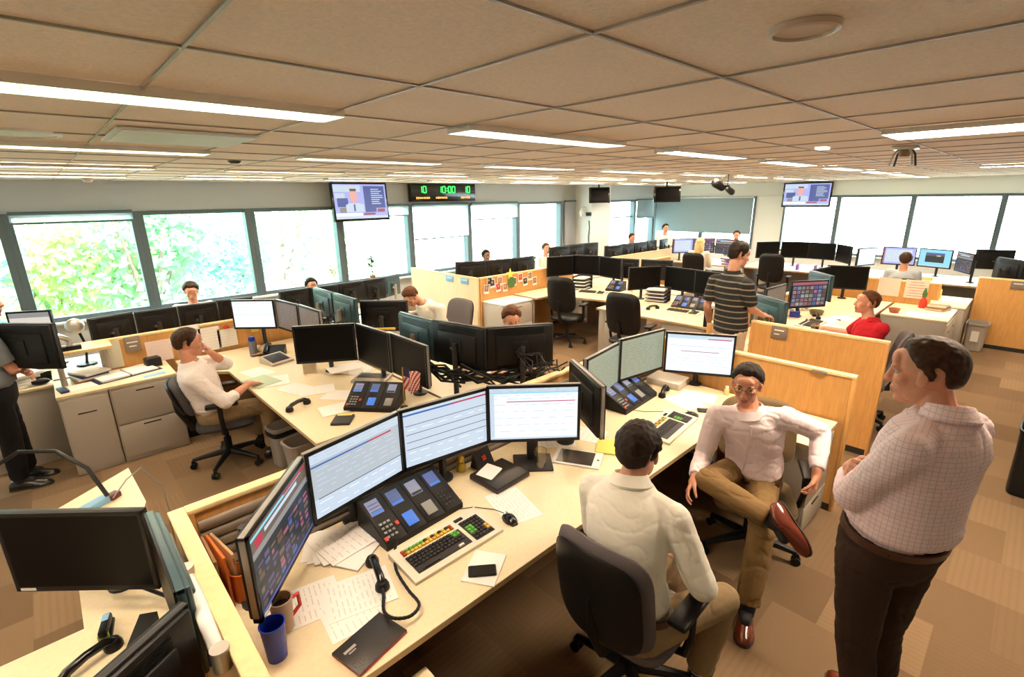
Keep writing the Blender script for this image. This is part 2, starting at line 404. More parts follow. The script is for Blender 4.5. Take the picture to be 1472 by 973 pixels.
tree(-.4, 17.2, .4, 2.7, M_leafB, 'lime-green tree outside the first full window on the left', 1700, 2)
tree(1.9, 16.2, 1.0, 2.3, M_leafA, 'mid-green tree outside, left of the second dark mullion', 1500, 3)
tree(4.4, 19.5, .2, 2.5, M_leafC, 'paler sea-green tree outside the second window', 1300, 4)
tree(7.6, 22.5, .9, 2.8, M_leafA, 'distant green tree outside the third window, left of the wall television', 1200, 5)
tree(11., 25., .2, 2.6, M_leafB, 'most distant lime tree outside, below the wall television', 1000, 6)

# ------------------------------------------------------------------ ceiling fixtures
def louver_mesh(n):
    l = MB()
    for i in range(n): l.box((-.56+1.12*(i+.5)/n, 0, -.012), (.003, .14, .018))
    l.box((0, 0, -.012), (1.13, .003, .018)); return l.mesh('louver', [M_louver], False)
def fixture(x, y, label, dim=False, rz=0, w=.165):
    t = thing('ceiling_light', label, 'ceiling light', (x, y, CH-.002), rz, 'recessed fluorescent ceiling lights')
    f = MB()
    for s in (-1, 1):
        f.box((0, s*(w/2), -.012), (1.16, .012, .026)); f.box((s*.575, 0, -.012), (.012, w, .026))
    obj('frame', f, M_louver, t)
    obj('diffuser', MB().box((0, 0, -.004), (1.13, w-.014, .004)), M_lightdim if dim else M_light, t)
    obj('louver', cached(('louv', dim), lambda: louver_mesh(22 if dim else 9)), None, t)
xs = [.295, 2.03, 3.79, 5.60, 7.5, 9.3, 11.1, 12.9]
nmx = ['first', 'second', 'third', 'fourth', 'fifth', 'sixth', 'seventh', 'eighth']
for r, (yy, dims, nm) in enumerate(((1.86, (1,), 'nearest'), (3.68, (0, 1), 'second'), (5.5, (1,), 'third'), (7.3, (), 'farthest'))):
    for i, xx in enumerate(xs):
        fixture(xx, yy, '%s light from the left in the %s row of ceiling lights along the windows' % (nmx[i], nm), i in dims)
fixture(3.44, .08, 'wide white ceiling light at the right edge of the photo', rz=PI/2, w=.40)
fixture(8.75, .10, 'thin ceiling light far down the right edge of the photo', rz=PI/2, w=.30)
for i, (xx, yy) in enumerate(((-1.4, 1.86), (-1.4, 3.68))):  # added ceiling lights out of view, brightening the lower left desk
    fixture(xx, yy, ['leftmost light of the nearest row, running off the left edge', 'leftmost light of the second row, running off the left edge'][i])
def speaker(x, y, r, label, m, m2):
    t = thing('ceiling_speaker', label, 'ceiling speaker', (x, y, CH-.0005))
    obj('rim', MB().lathe([(r*.86, -.004), (r*.88, -.012), (r, -.010), (r*1.02, 0), (r*.86, 0)], 40, cap=False), m, t)
    obj('grille', MB().lathe([(.001, -.007), (r*.87, -.006), (r*.87, 0), (.001, 0)], 40), m2, t)
M_beige = mat('beige_painted_metal', (.60, .50, .41), .6)
speaker(1.155, .39, .062, 'round beige ceiling speaker at the upper right', mat('beige_rim', (.52, .40, .31), .5), M_beige)
speaker(.02, 3.2, .16, 'round pale grey ceiling speaker at the left edge', M_plaster, M_vent)
v = MB()
t = thing('ceiling_vent', 'grey-green rectangular return air grille beside the bright left light', 'air vent', (.605, 2.98, CH-.002))
obj('frame', MB().box((0, 0, -.006), (.56, .585, .010), .002), M_vent, t)
for k in range(14): v.box((0, -.26+.04*k, -.0125), (.52, .030, .003))
obj('slats', v, M_vent, t)
solo('smoke_detector', MB().lathe([(.001, -.022), (.030, -.020), (.045, -.006), (.05, 0), (.001, 0)], 24), M_dark, 'small dark round sprinkler cap on the ceiling', 'sprinkler', (1.24, 4.45, CH-.001))
t = thing('smoke_detector', 'beige smoke detector on the ceiling near the left windows', 'smoke detector', (.55, 7.6, CH-.001))
obj('base', MB().lathe([(.001, -.02), (.07, -.02), (.075, 0), (.001, 0)], 24), M_plaster, t); obj('cap', MB().lathe([(.001, -.07), (.03, -.068), (.05, -.05), (.055, -.02), (.001, -.02)], 24), M_beige, t)
t = thing('ceiling_bracket', 'metal projector bracket with hanging legs on the right ceiling', 'bracket', (4.55, .77, CH))
obj('mount_plate', MB().box((0, 0, -.012), (.14, .14, .022), .004), M_silver, t)
for i, (a, c) in enumerate(((-.06, -.05), (.06, -.05), (-.06, .05), (.06, .05))): obj('rod', MB().tube([(a*.6, c*.6, -.02), (a, c, -.05), (a*1.25, c*1.25, -.13)], .007, 6), M_dark if i % 2 else M_silver, t)
obj('collar', MB().lathe([(.03, -.07), (.035, -.05), (.035, -.022), (.001, -.022)], 14), M_brown, t)
t = thing('ceiling_spotlight', 'black spotlight hanging from the ceiling on two rods', 'spotlight', (8.1, 3.62, CH), R(40))
for s in (-1, 1): obj('rod', MB().tube([(0, s*.05, 0), (0, s*.05, -.17)], .008, 6), M_dark, t)
obj('yoke', MB().box((0, 0, -.18), (.05, .16, .03), .006), M_black, t)
obj('lamp_head', MB().capsule((.02, .03, -.2), (-.02, .14, -.13), .055, .07, 12), M_black, t); obj('counter_head', MB().capsule((0, -.06, -.22), (.02, -.13, -.27), .045, .05, 12), M_dark, t)
solo('ceiling_sensor', MB().box((0, 0, -.01), (.10, .07, .018), .004), glow('sensor_white', (1, .9, .8), 1.2), 'small white square sensor on the ceiling right of centre', 'sensor', (4.08, 1.16, CH))  # whole sensor body is made to glow so it looks bright
# ------------------------------------------------------------------ screens
G_white = glow('screen_white', (.80, .90, 1.), 1.05); G_pale = glow('screen_pale_blue', (.66, .78, .92), .82); G_grey = glow('screen_grey', (.60, .68, .76), .72)
G_blue = glow('screen_blue', (.03, .14, .50), .8); G_red = glow('screen_red', (.60, .03, .08), .8); G_cyan = glow('screen_cyan', (.30, .72, .90), .9)
G_line = glow('screen_line', (.05, .07, .10), .6); G_txt = glow('screen_text', (.60, .69, .80), .78); G_green = glow('screen_sheet_green', (.52, .58, .42), .55); G_gline = glow('screen_sheet_green_line', (.40, .45, .32), .5)
G_dk = glow('screen_dark', (.035, .05, .06), .6); G_pur = glow('screen_purple', (.16, .12, .30), .6); G_brn = glow('screen_brown', (.22, .12, .07), .6); G_rose = glow('screen_rose', (.45, .14, .20), .7)
G_tan = glow('screen_tan', (.28, .20, .14), .5); G_lgrey = glow('screen_light_grey', (.42, .42, .42), .6); G_warm = glow('screen_warm_white', (.78, .72, .66), .8)
G_lcd = glow('lcd_blue', (.06, .22, .75), .85); G_lcd2 = glow('lcd_blue_pale', (.14, .20, .38), .55); G_lcd3 = glow('lcd_lilac', (.42, .42, .60), .55)
G_skin = glow('screen_peach', (.85, .45, .40), .9); G_sky = glow('screen_violet', (.42, .45, .85), .95); G_navy = glow('screen_navy', (.10, .14, .40), .8); G_gr = glow('led_green', (.03, .95, .10), 2.2); G_or = glow('led_amber', (.95, .45, .08), 1.6)
def screen_mb(kind, w, h, x0=.0006):
    s = MB(); mats = []; rnd = random.Random(sum(map(ord, kind)))
    lay = [0]
    def q(u0, v0, u1, v1, m):
        if m not in mats: mats.append(m)
        lay[0] += 1; x = x0+.00004*lay[0]
        y = lambda u: -w/2+u*w          # u grows to the viewer's right = +y seen from +x
        z = lambda v: -h/2+v*h
        s.quad((x, y(u0), z(v0)), (x, y(u1), z(v0)), (x, y(u1), z(v1)), (x, y(u0), z(v1)), mats.index(m))
    def rows(v0, v1, n, m=G_txt, a=.04, b=.96, hgt=.012):
        for i in range(n):
            v = v0+(v1-v0)*i/max(1, n-1); u = a
            while u < b:
                L_ = rnd.uniform(.03, .14); q(u, v, min(b, u+L_), v+hgt, m); u += L_+rnd.uniform(.02, .10)
    if kind == 'sheet_blue':
        q(0, 0, 1, 1, G_grey); q(0, 0, 1, .3, G_pale); q(0, .86, 1, 1, G_pale); rows(.90, .96, 2, G_txt); q(0, .80, .63, .825, G_blue); q(.63, .80, .90, .825, G_red); q(.04, .29, 1, .302, G_line); rows(.42, .74, 5, G_pale); rows(.08, .22, 2, G_white)
    elif kind == 'sheet_bands':
        q(0, 0, 1, 1, G_pale); q(0, .925, .55, .955, G_blue); q(.55, .925, 1, .955, G_red); q(.60, .935, .76, .945, G_rose)
        for v in (.74, .58, .44, .31): q(.02, v, 1, v+.010, G_line)
        rows(.66, .70, 1, G_white); rows(.10, .24, 2, G_white)
    elif kind == 'mail':
        q(0, 0, 1, 1, G_white); q(0, .93, 1, 1, G_pale); q(0, .90, 1, .93, G_cyan); rows(.945, .98, 2, G_txt); q(.19, .735, .97, .752, G_red); rows(.15, .68, 5, G_pale); q(0, 0, 1, .035, G_pale); q(0, .04, .05, .9, G_pale); rows(.80, .86, 2, G_pale)
    elif kind == 'quotes':
        q(0, 0, 1, 1, G_dk); q(0, .78, 1, 1, G_tan); q(0, .70, 1, .78, G_lgrey); q(0, .93, .9, .965, G_cyan); q(.05, .80, .16, .91, G_red); q(.55, .94, 1, .97, G_red); q(.2, .85, .8, .9, G_pale)
        for i in range(7):
            for j in range(9):
                q(.03+.105*j, .06+.085*i, .03+.105*j+rnd.uniform(.03, .095), .06+.085*i+rnd.uniform(.03, .07), rnd.choice([G_pur, G_brn, G_dk, G_rose, G_pur, G_navy, G_tan]))
        q(.0, 0, 1, .035, G_navy)
    elif kind == 'grid':
        q(0, 0, 1, 1, G_dk); q(0, .88, 1, 1, G_rose)
        for i in range(5):
            for j in range(8):
                q(.02+.122*j, .04+.165*i, .02+.122*j+.10, .04+.165*i+.13, rnd.choice([G_pur, G_brn, G_lgrey, G_rose, G_navy, G_tan, G_pur]))
                rows(.07+.165*i, .13+.165*i, 2, rnd.choice([G_txt, G_dk]), .03+.122*j, .02+.122*j+.09)
    elif kind == 'memo':
        q(0, 0, 1, 1, G_white); q(0, .92, 1, 1, G_pale); q(.62, .90, .97, .925, G_red); q(0, .90, .62, .915, G_cyan); q(.05, .70, .95, .712, G_txt); q(.22, .555, .80, .572, G_rose); rows(.2, .45, 4, G_pale)
    elif kind == 'ledger':
        q(0, 0, 1, 1, G_green)
        for i in range(14): q(0, .05+.065*i, 1, .054+.065*i, G_gline)
        for u in (.12, .3, .42, .55, .7, .86): q(u, 0, u+.003, .95, G_gline)
        rows(.06, .9, 13, G_gline)
    elif kind == 'blank':
        q(0, 0, 1, 1, G_white); q(0, .46, 1, .475, G_pale); q(0, .94, 1, .955, G_pale); rows(.52, .9, 4, G_pale)
    elif kind == 'warmgrey':
        q(0, 0, 1, 1, G_tan); rows(.05, .9, 12, G_lgrey, .02, .98, .008)
    elif kind == 'photo':
        q(0, 0, 1, 1, G_cyan); q(0, 0, 1, .06, G_pale); q(.2, .25, .8, .82, G_dk); q(.2, .62, .8, .70, G_brn); q(.2, .70, .8, .82, G_navy); q(.55, .62, .68, .68, G_warm)
    elif kind == 'violet':
        q(0, 0, 1, 1, G_sky); q(.08, .1, .9, .9, G_pale); q(0, 0, .05, 1, G_rose); rows(.2, .8, 6, G_white)
    elif kind == 'pinkish':
        q(0, 0, 1, 1, G_warm); q(0, .8, 1, 1, G_lgrey); q(0, .45, 1, .47, G_lgrey)
    elif kind == 'news':
        q(0, 0, 1, 1, G_sky); q(0, .78, .5, .97, G_pale); q(.05, .35, .25, .6, G_navy); q(.56, .18, .78, .95, G_navy); q(.66, .30, .97, .95, G_navy)
        for k in range(8): q(.70, .42+.06*k, .70+rnd.uniform(.12, .24), .445+.06*k, G_pale)
        q(.02, .60, .2, .74, G_pale); q(.08, .18, .2, .33, G_lgrey)
        for k in range(12):
            dv = .19*math.sqrt(max(0, 1-((k-5.5)/6)**2)); q(.29+.0115*k, .66-dv, .29+.0115*k+.0125, .66+dv, G_skin)
        q(.30, .80, .42, .87, G_tan); q(.33, .42, .39, .5, G_skin); q(.20, .20, .54, .42, G_pale); q(.24, .40, .48, .45, G_pale); q(.345, .22, .375, .42, G_navy)
        q(0, .06, .5, .17, G_white); q(0, 0, 1, .08, G_pale); q(.52, .1, .75, .16, G_rose); q(.8, .18, .95, .28, G_rose)
    else:
        q(0, 0, 1, 1, M_off)
    return s, mats
def monitor(x, y, zc, yaw, label, kind='off', w=.55, h=.36, tilt=0, bz=.74, base='stand', back='black', group=None, bez=None, badge=False, reach=.09):
    """flat monitor; front normal along local +x at azimuth yaw"""
    a = R(yaw); T = Matrix.Rotation(-R(tilt), 3, 'Y')
    t = thing('computer_monitor', label, 'monitor', (x, y, bz), a, group); z = zc-bz
    mb_ = bez or M_black; rim = M_teal if back == 'teal' else (M_bezel if (group or '').startswith(('trading', 'screens of', 'screens on')) else M_dark); bk = {'black': M_black, 'teal': M_teal, 'dark': M_dark}[back]
    def bezmesh():
        m = MB(); d = .018
        for mi, xc, xs_, g_ in ((0, -.003, .008, 0.), (1, -.0185, .023, .001)):
            m.box((xc, 0, h/2-d/2), (xs_, w-g_, d), .002, mi); m.box((xc, 0, -h/2+d/2+.003), (xs_, w-g_, d+.006), .002, mi)
            m.box((xc, -w/2+d/2, 0), (xs_, d-g_, h-g_), .002, mi); m.box((xc, w/2-d/2, 0), (xs_, d-g_, h-g_), .002, mi)
        m.box((-.018, 0, 0), (.02, w-.02, h-.02), 0, 1); return m.mesh('bezel', [mb_, rim])
    obj('bezel', cached(('bez', w, h, mb_.name, rim.name), bezmesh), None, t, (0, 0, z), (0, -R(tilt), 0))
    def bodymesh():
        m = MB(); m.box((-.036, 0, 0), (.024, w*.97, h*.96), .010); m.box((-.052, 0, -.01), (.022, w*.72, h*.66), .010)
        for k in range(7): m.box((-.049, 0, h*.36+.008*(k-3)), (.004, w*.70, .0035))
        m.box((-.065, 0, 0), (.012, .12, .12), .003); return m.mesh('housing', [bk])
    obj('housing', cached(('body', w, h, bk.name), bodymesh), None, t, (0, 0, z), (0, -R(tilt), 0))
    def scr():
        s, ms = screen_mb(kind, w-.036, h-.040); return s.mesh('screen', ms, False)
    so = obj('screen', cached(('scr', kind, w, h), scr), None, t, (0, 0, z+.002), (0, -R(tilt), 0)); so['label'] = {'off': 'dark switched-off screen'}.get(kind, 'lit screen')
    if badge: obj('sticker', MB().box((.0018, -w/2+.05, -h/2+.012), (.001, .06, .012)), M_paper, t, (0, 0, z), (0, -R(tilt), 0))
    if base == 'stand':
        def st():
            m = MB(); m.box((-.09, 0, .008), (.20, .24, .016), .006); m.box((-.125, 0, z/2+.02), (.03, .07, z), .008); m.box((-.095, 0, z), (.06, .07, .07), .008); return m.mesh('stand', [M_dark])
        obj('stand', cached(('st', round(z, 2)), st), None, t)
    elif base == 'arm':
        m = MB(); m.tube([(-.07, 0, z), (-.07-reach*.5, .04, z-.02), (-.07-reach, 0, z-.03)], .017, 8); m.lathe([(.022, 0), (.022, z+.03), (.001, z+.03)], 12, (-.07-reach, 0, 0)); m.lathe([(.06, 0), (.06, .012), (.02, .02)], 16, (-.07-reach, 0, 0))
        obj('monitor_arm', m, M_silver if back == 'teal' else M_dark, t)
    return t
# ------------------------------------------------------------------ office chair
def padmesh(name, W, H, th, rad, bend, m, n=40):
    """pillow: rounded rectangle W x H (local y,z), thickness along x, then bend(v)"""
    out = []
    for k in range(n):
        an = 2*PI*k/n; c, s_ = math.cos(an), math.sin(an); e = 2/rad
        out.append((math.copysign(abs(c)**e, c)*W/2, math.copysign(abs(s_)**e, s_)*H/2))
    lay = [(.02, -.5), (.35, -.5), (.65, -.48), (.86, -.42), (.96, -.25), (1., 0), (.97, .25), (.88, .42), (.65, .5), (.35, .52), (.02, .53)]
    b = MB(); b.loft([[bend(V((x*th, a*s, c*s))) for a, c in out] for s, x in lay])
    return b.mesh(name, [m])
def office_chair(x, y, yaw, label, fab=None, seat_h=.47, group=None, back_h=.56, shell=True, base_rot=0, arms=True, bw=.49, lift=.10, armx=.02):
    fab = fab or M_chairfab; t = thing('office_chair', label, 'office chair', (x, y, 0), R(yaw), group)
    bb = lambda p: V((p.x+1.1*p.y*p.y-.25-.10*(p.z+back_h/2)/back_h*.9+.16*(p.z/back_h)**2*.3, p.y, p.z+seat_h+lift+back_h/2))
    k = (fab.name, back_h, seat_h, bw, lift)
    obj('backrest', cached(('cb',)+k, lambda: padmesh('backrest', bw, back_h, .07, 4.2, bb, fab)), None, t)
    if shell: obj('back_shell', cached(('cs',)+k, lambda: padmesh('back_shell', bw*.9, back_h*.92, .03, 4.2, lambda p: bb(p)+V((-.045, 0, 0)), M_black)), None, t)
    sb = lambda p: V((-p.z+.02, p.y, p.x+seat_h-.035-.03*max(0, -p.z-.12)+.25*p.y*p.y*.3))
    obj('seat', cached(('se',)+k, lambda: padmesh('seat', .50, .47, .085, 4.5, sb, fab)), None, t)
    obj('back_bracket', MB().tube([(-.05, 0, seat_h-.09), (-.24, 0, seat_h-.06), (-.325, 0, seat_h+.12), (-.345, 0, seat_h+.3)], [.03, .03, .026, .018], 8), M_black, t)
    if arms:
        for s in (-1, 1):
            pm = MB().box((armx, s*.285, seat_h+.205), (.25, .085, .032), .014)
            a = obj('armrest', pm, M_black, t)
            obj('arm_post', MB().tube([(0, s*.20, seat_h-.08), (0, s*.27, seat_h-.06), (0, s*.29, seat_h+.03), (.0, s*.285, seat_h+.195)], [.018, .02, .02, .022], 8), M_black, a)
    obj('gas_lift', MB().lathe([(.032, .10), (.032, .26), (.018, .26), (.018, seat_h-.08), (.06, seat_h-.075), (.06, seat_h-.06), (.001, seat_h-.06)], 14), M_black, t)
    for i in range(5):
        an = 2*PI*i/5+R(base_rot); c, s_ = math.cos(an), math.sin(an)
        lg = MB().tube([(c*.03, s_*.03, .125), (c*.18, s_*.18, .105), (c*.30, s_*.30, .085)], [.032, .024, .017], 8)
        o = obj('base_leg', lg, M_black, t)
        cs = MB()
        for q in (-1, 1):
            cs.xf(Matrix.Identity(4)); px_, py_ = c*.30-s_*q*.016, s_*.30+c*q*.016
            r0 = []
            for d in (-.010, .010):
                r0.append([V((px_-s_*d+c*.028*math.cos(2*PI*j/14), py_+c*d+s_*.028*math.cos(2*PI*j/14), .030+.028*math.sin(2*PI*j/14))) for j in range(14)])
            cs.loft(r0)
        cs.box((c*.30, s_*.30, .06), (.03, .03, .05), .006)
        obj('castor', cs, M_black, o)
    return t
# ------------------------------------------------------------------ desk goods
def paper(x, y, z, w, h, rz, label, group=None, lines=9, m=None, tilt=None, name='sheet_of_paper', cat='paper', sd=0, th=.0015):
    rnd = random.Random(sd+int(x*97+y*31)); b = MB().box((0, 0, th/2), (w, h, th))
    if lines:
        for i in range(lines):
            v = h*(.40-.8*i/max(1, lines-1)); u = -w*.42
            while u < w*.40:
                l = min(rnd.uniform(.012, .05), w*.42-u); b.box((u+l/2, v, th+.0002), (l, h*.011+.0012, .0003), 0, 1); u += l+rnd.uniform(.006, .03)
    o = solo(name, b, [m or M_paper, M_ink], label, cat, (x, y, z), rz, group)
    if tilt: o.rotation_euler = tilt
    return o
def keyboard(x, y, z, rz, label, hero=False, colour=True):
    t = thing('keyboard', label, 'keyboard', (x, y, z), rz); M_kb = mat('ivory_plastic', (.72, .68, .55), .45)
    b = MB(); poly = [(-.115, 0), (.115, 0), (.115, .032), (-.115, .016)]
    b.loft([[V((sx, p[0], p[1])) for p in poly] for sx in (-.255, .255)]); obj('case', b, M_kb, t)
    M_kk = mat('key_black', (.025, .02, .018), .45); M_kg = mat('key_green', (.12, .42, .05), .45); M_ky = mat('key_yellow', (.80, .50, .05), .45); M_kr = mat('key_red', (.45, .05, .02), .45); M_kw = mat('key_white', (.75, .72, .66), .45)
    zz = lambda yy: .016+(yy+.115)/.23*.016+.003
    rnd = random.Random(4)
    wells = MB(); wells.box((-.065, -.025, zz(-.025)-.002), (.30, .115, .004), 0, 0, Matrix.Rotation(R(4), 3, 'X')); wells.box((.165, -.015, zz(-.015)-.002), (.115, .15, .004), 0, 0, Matrix.Rotation(R(4), 3, 'X')); obj('key_well', wells, M_kk, t)
    def key(x_, y_, w, m, d=.0155):
        me = cached(('key', round(w, 3), d, m.name), lambda: MB().loft([[V((sx*w/2*q, sy*d/2*q, hz)) for sx, sy in ((-1, -1), (1, -1), (1, 1), (-1, 1))] for q, hz in ((1., -.002), (.97, .004), (.78, .0075))]).mesh('key', [m]))
        obj('key', me, None, t, (x_, y_, zz(y_)), (R(4), 0, 0))
    if hero:
        for i in range(14): key(-.205+.0205*i, .052, .017, M_kr if i in (0, 13) else M_ky)
        for i in range(14): key(-.205+.0205*i, .071, .017, M_kr if i in (0, 13) else (M_kg if i < 6 else (M_ky if i % 2 else M_kk)))
        for r in range(4):
            for i in range(14): key(-.207+.0205*i+.004*(r % 2), .022-.019*r, .0175, M_kg if (i > 11 and r < 2) else M_kk)
        key(-.14, -.054-.016, .10, M_kk, .014); key(.03, -.070, .03, M_kw, .014)
        for r in range(7):
            for i in range(5): key(.121+.0215*i, .048-.0205*r, .018, M_kg if i < 2 and r in (2, 3, 4) else (M_ky if (r in (4, 5) and i == 4) else M_kk), .016)
    else:
        km = {k: MB() for k in ('letter_keys', 'function_keys', 'number_keys')}
        for r in range(4):
            for i in range(14): km['letter_keys'].box((-.207+.0205*i, .022-.019*r, zz(.022-.019*r)+.003), (.016, .0145, .007), .002)
        for r in range(2):
            for i in range(14): km['function_keys'].box((-.205+.0205*i, .052+.019*r, zz(.06)+.003), (.016, .0145, .007), .002, (i+r) % 3)
        for r in range(7):
            for i in range(5): km['number_keys'].box((.121+.0215*i, .048-.0205*r, zz(.048-.0205*r)+.003), (.017, .0155, .007), .002, 1 if (i < 2 and r in (2, 3, 4)) else 0)
        obj('letter_keys', km['letter_keys'], M_kk, t); obj('function_keys', km['function_keys'], [M_ky, M_kg, M_kr] if colour else [M_kk]*3, t); obj('number_keys', km['number_keys'], [M_kk, M_kg if colour else M_kk], t)
    obj('display', MB().box((.125, .082, zz(.082)), (.05, .020, .006), .002), M_blackg, t)
    return t
def mouse(x, y, z, rz, label, cord=None):
    t = thing('computer_mouse', label, 'mouse', (x, y, z), rz); b = MB(); rings = []
    for u in [i/10 for i in range(11)]:
        xx = -.055+.11*u; w = .032*math.sin(PI*min(1, max(.04, u*.92+.06)))**.45; h = .036*math.sin(PI*min(.97, u*.75+.2))**.9
        rings.append([V((xx, w*math.cos(PI*k/12), h*math.sin(PI*k/12)**.8)) for k in range(13)])
    b.loft(rings); obj('shell', b, M_blackg, t)
    obj('scroll_wheel', MB().box((.022, 0, .033), (.02, .006, .008), .002), M_grey, t)
    if cord: obj('cord', MB().tube(cord, .0022, 6), M_dark, t)
    return t
def turret(x, y, z, rz, label, n=4, lit=True, w=.125, hb=.155):
    """dealer phone turret; front faces local -y, sloped up to +y"""
    t = thing('dealer_phone', label, 'phone', (x, y, z), rz); W = n*w
    pf = [(-.13, 0), (.13, 0), (.13, hb), (.115, hb+.005), (-.13, .030)]
    obj('console', MB().loft([[V((sx, a, b)) for a, b in pf] for sx in (-W/2, W/2)]), M_black, t)
    dz = hb-.025; sl = math.atan2(dz, .245); rnd = random.Random(int(x*100))
    for i in range(n):
        cx = -W/2+w*(i+.5); f = MB()
        def at(u, v, d=0.): return V((cx+u, -.13+.245*v-d*math.sin(sl), .030+dz*v+d*math.cos(sl)))
        def pl(b, u, v, sx, sv, d, mi=0):
            b.box(at(u, v, d), (sx, sv, .004), .001, mi, Matrix.Rotation(sl, 3, 'X'))
        pl(f, 0, .5, w-.008, .275, .003); md = obj('module', f, M_black, t)
        s = MB()
        ms = [[G_lcd3, G_lcd2, G_lcd], [G_lcd2, G_navy, G_lcd], [G_lcd3, G_lgrey, M_dark], [G_navy, G_lcd2, G_lcd]][i % 4] if lit else [G_dk, G_dk, G_dk]
        pl(s, -.008, .74, .068, .085, .007, 0)
        for r in range(3): pl(s, -.008, .66+.07*r, .06, .006, .0085, 1)
        pl(s, -.008, .62, .062, .014, .0085, 2)
        obj('display', s, ms, md)
        if i % 4 in (1, 2):
            s2 = MB(); pl(s2, .0, .24, .062, .075, .007); obj('display', s2, (G_lcd if i % 4 == 1 else M_grey) if lit else G_dk, md)
        else:
            k = MB()
            for r in range(4):
                for c in range(3): pl(k, -.03+.022*c, .12+.09*r, .015, .012, .0075)
            obj('keypad', k, M_grey if i % 4 == 0 else M_dark, md)
        if i % 4 == 0:
            for u, v in ((-.045, .10), (.045, .28)): 
                q = MB(); pl(q, u, v, .018, .022, .009); obj('red_button', q, M_red, md)
    return t
def handset(x, y, z, rz, label, cord=None, coil=True, tilt=0):
    t = thing('phone_handset', label, 'phone handset', (x, y, z), rz); b = MB()
    b.tube([(-.085, 0, .030), (-.06, 0, .045), (0, 0, .052), (.06, 0, .045), (.085, 0, .030)], [.016, .017, .016, .017, .016], 10)
    obj('grip', b, M_blackg, t)
    for s in (-1, 1): obj('ear_cup' if s < 0 else 'mouth_cup', MB().lathe([(.028, 0), (.031, .006), (.030, .022), (.022, .038), (.001, .042)], 16, (s*.085, 0, 0)), M_black, t)
    if cord:
        pts = [V(p) for p in cord]
        # smooth path
        path = []
        for i in range(len(pts)-1):
            p0, p1, p2, p3 = pts[max(i-1, 0)], pts[i], pts[i+1], pts[min(i+2, len(pts)-1)]
            for k in range(8):
                q = k/8; path.append(.5*((2*p1)+(-p0+p2)*q+(2*p0-5*p1+4*p2-p3)*q*q+(-p0+3*p1-3*p2+p3)*q**3))
        path.append(pts[-1])
        obj('cord', MB().tube(path, [.0062+(.0012 if (coil and i % 2) else 0) for i in range(len(path))], 8), M_black, t)
    return t
def cup(x, y, z, label, r=.04, h=.13, m=None, cat='cup', name='drinking_cup', taper=.78, liquid=None):
    t = thing(name, label, cat, (x, y, z)); m = m or M_blue
    obj('body', MB().lathe([(.001, .004), (r*taper-.003, .004), (r-.003, h), (r, h), (r*taper, 0), (.001, 0)], 26), m, t)
    obj('rim', MB().lathe([(r-.003, h-.004), (r+.002, h-.003), (r+.002, h+.001), (r-.003, h+.001), (r-.003, h-.004)], 26, cap=False), m, t)
    if liquid: obj('drink', MB().lathe([(.001, .008), (r*taper-.005, .008), (r*.93-.005, h*.75), (.001, h*.75)], 20), liquid, t)
    return t
def binn(x, y, label, m, r=.13, h=.36, liner=None, rect=False, rz=0, group=None):
    t = thing('waste_bin', label, 'waste bin', (x, y, 0), R(rz), group)
    def ring(s, z): 
        return [V((math.copysign(abs(math.cos(a))**.45, math.cos(a))*s*1.25, math.copysign(abs(math.sin(a))**.45, math.sin(a))*s*.85, z)) for a in [2*PI*k/32 for k in range(32)]]
    obj('bin_body', MB().loft([ring(r*.96*.9, .01), ring(r*.94, h), ring(r, h), ring(r*.78, 0)], True, True), m, t)
    obj('rim', MB().loft([ring(r*.95, h-.012), ring(r*1.06, h-.012), ring(r*1.06, h+.006), ring(r*.95, h+.006), ring(r*.95, h-.012)], True, False), m, t)
    if liner: obj('liner', MB().loft([ring(r*1.03, h*.80), ring(r*1.07, h*.86), ring(r*1.02, h*.92)], True, False), liner, t)
    return t
def cabinet(x, y, z, w, d, h, label, rz=0, drawers=0, doors=0, m=None, top=None, name='storage_cabinet', cat='cabinet', face='-y', hm=None):
    """box cabinet, base centre at x,y,z; front on local -y"""
    t = thing(name, label, cat, (x, y, z), R(rz)); m = m or M_greige; tt = .028 if top else 0
    obj('body', MB().box((0, 0, (h-tt)/2), (w, d, h-tt), .005), m, t)
    if top: obj('top', MB().box((0, -.005, h-tt/2), (w+.012, d+.015, tt), .005), top, t)
    n = drawers or doors; ih = h-tt-.06
    for i in range(n):
        if drawers: c, s = (0, -d/2-.008, .04+ih*(i+.5)/n), (w-.02, .018, ih/n-.012)
        else: c, s = (-w/2+w*(i+.5)/n, -d/2-.008, .04+ih/2), (w/n-.014, .018, ih-.01)
        f = obj('drawer_front' if drawers else 'door', MB().box(c, s, .004), m, t)
        hz = c[2]+s[2]/2-.03 if drawers else c[2]+s[2]*.3
        obj('handle', MB().box((c[0], c[1]-.012, hz), (min(.14, s[0]*.4), .008, .012), .003), hm or M_dark, f)
    obj('plinth', MB().box((0, 0, .012), (w-.03, d-.03, .024)), M_black, t)
    return t
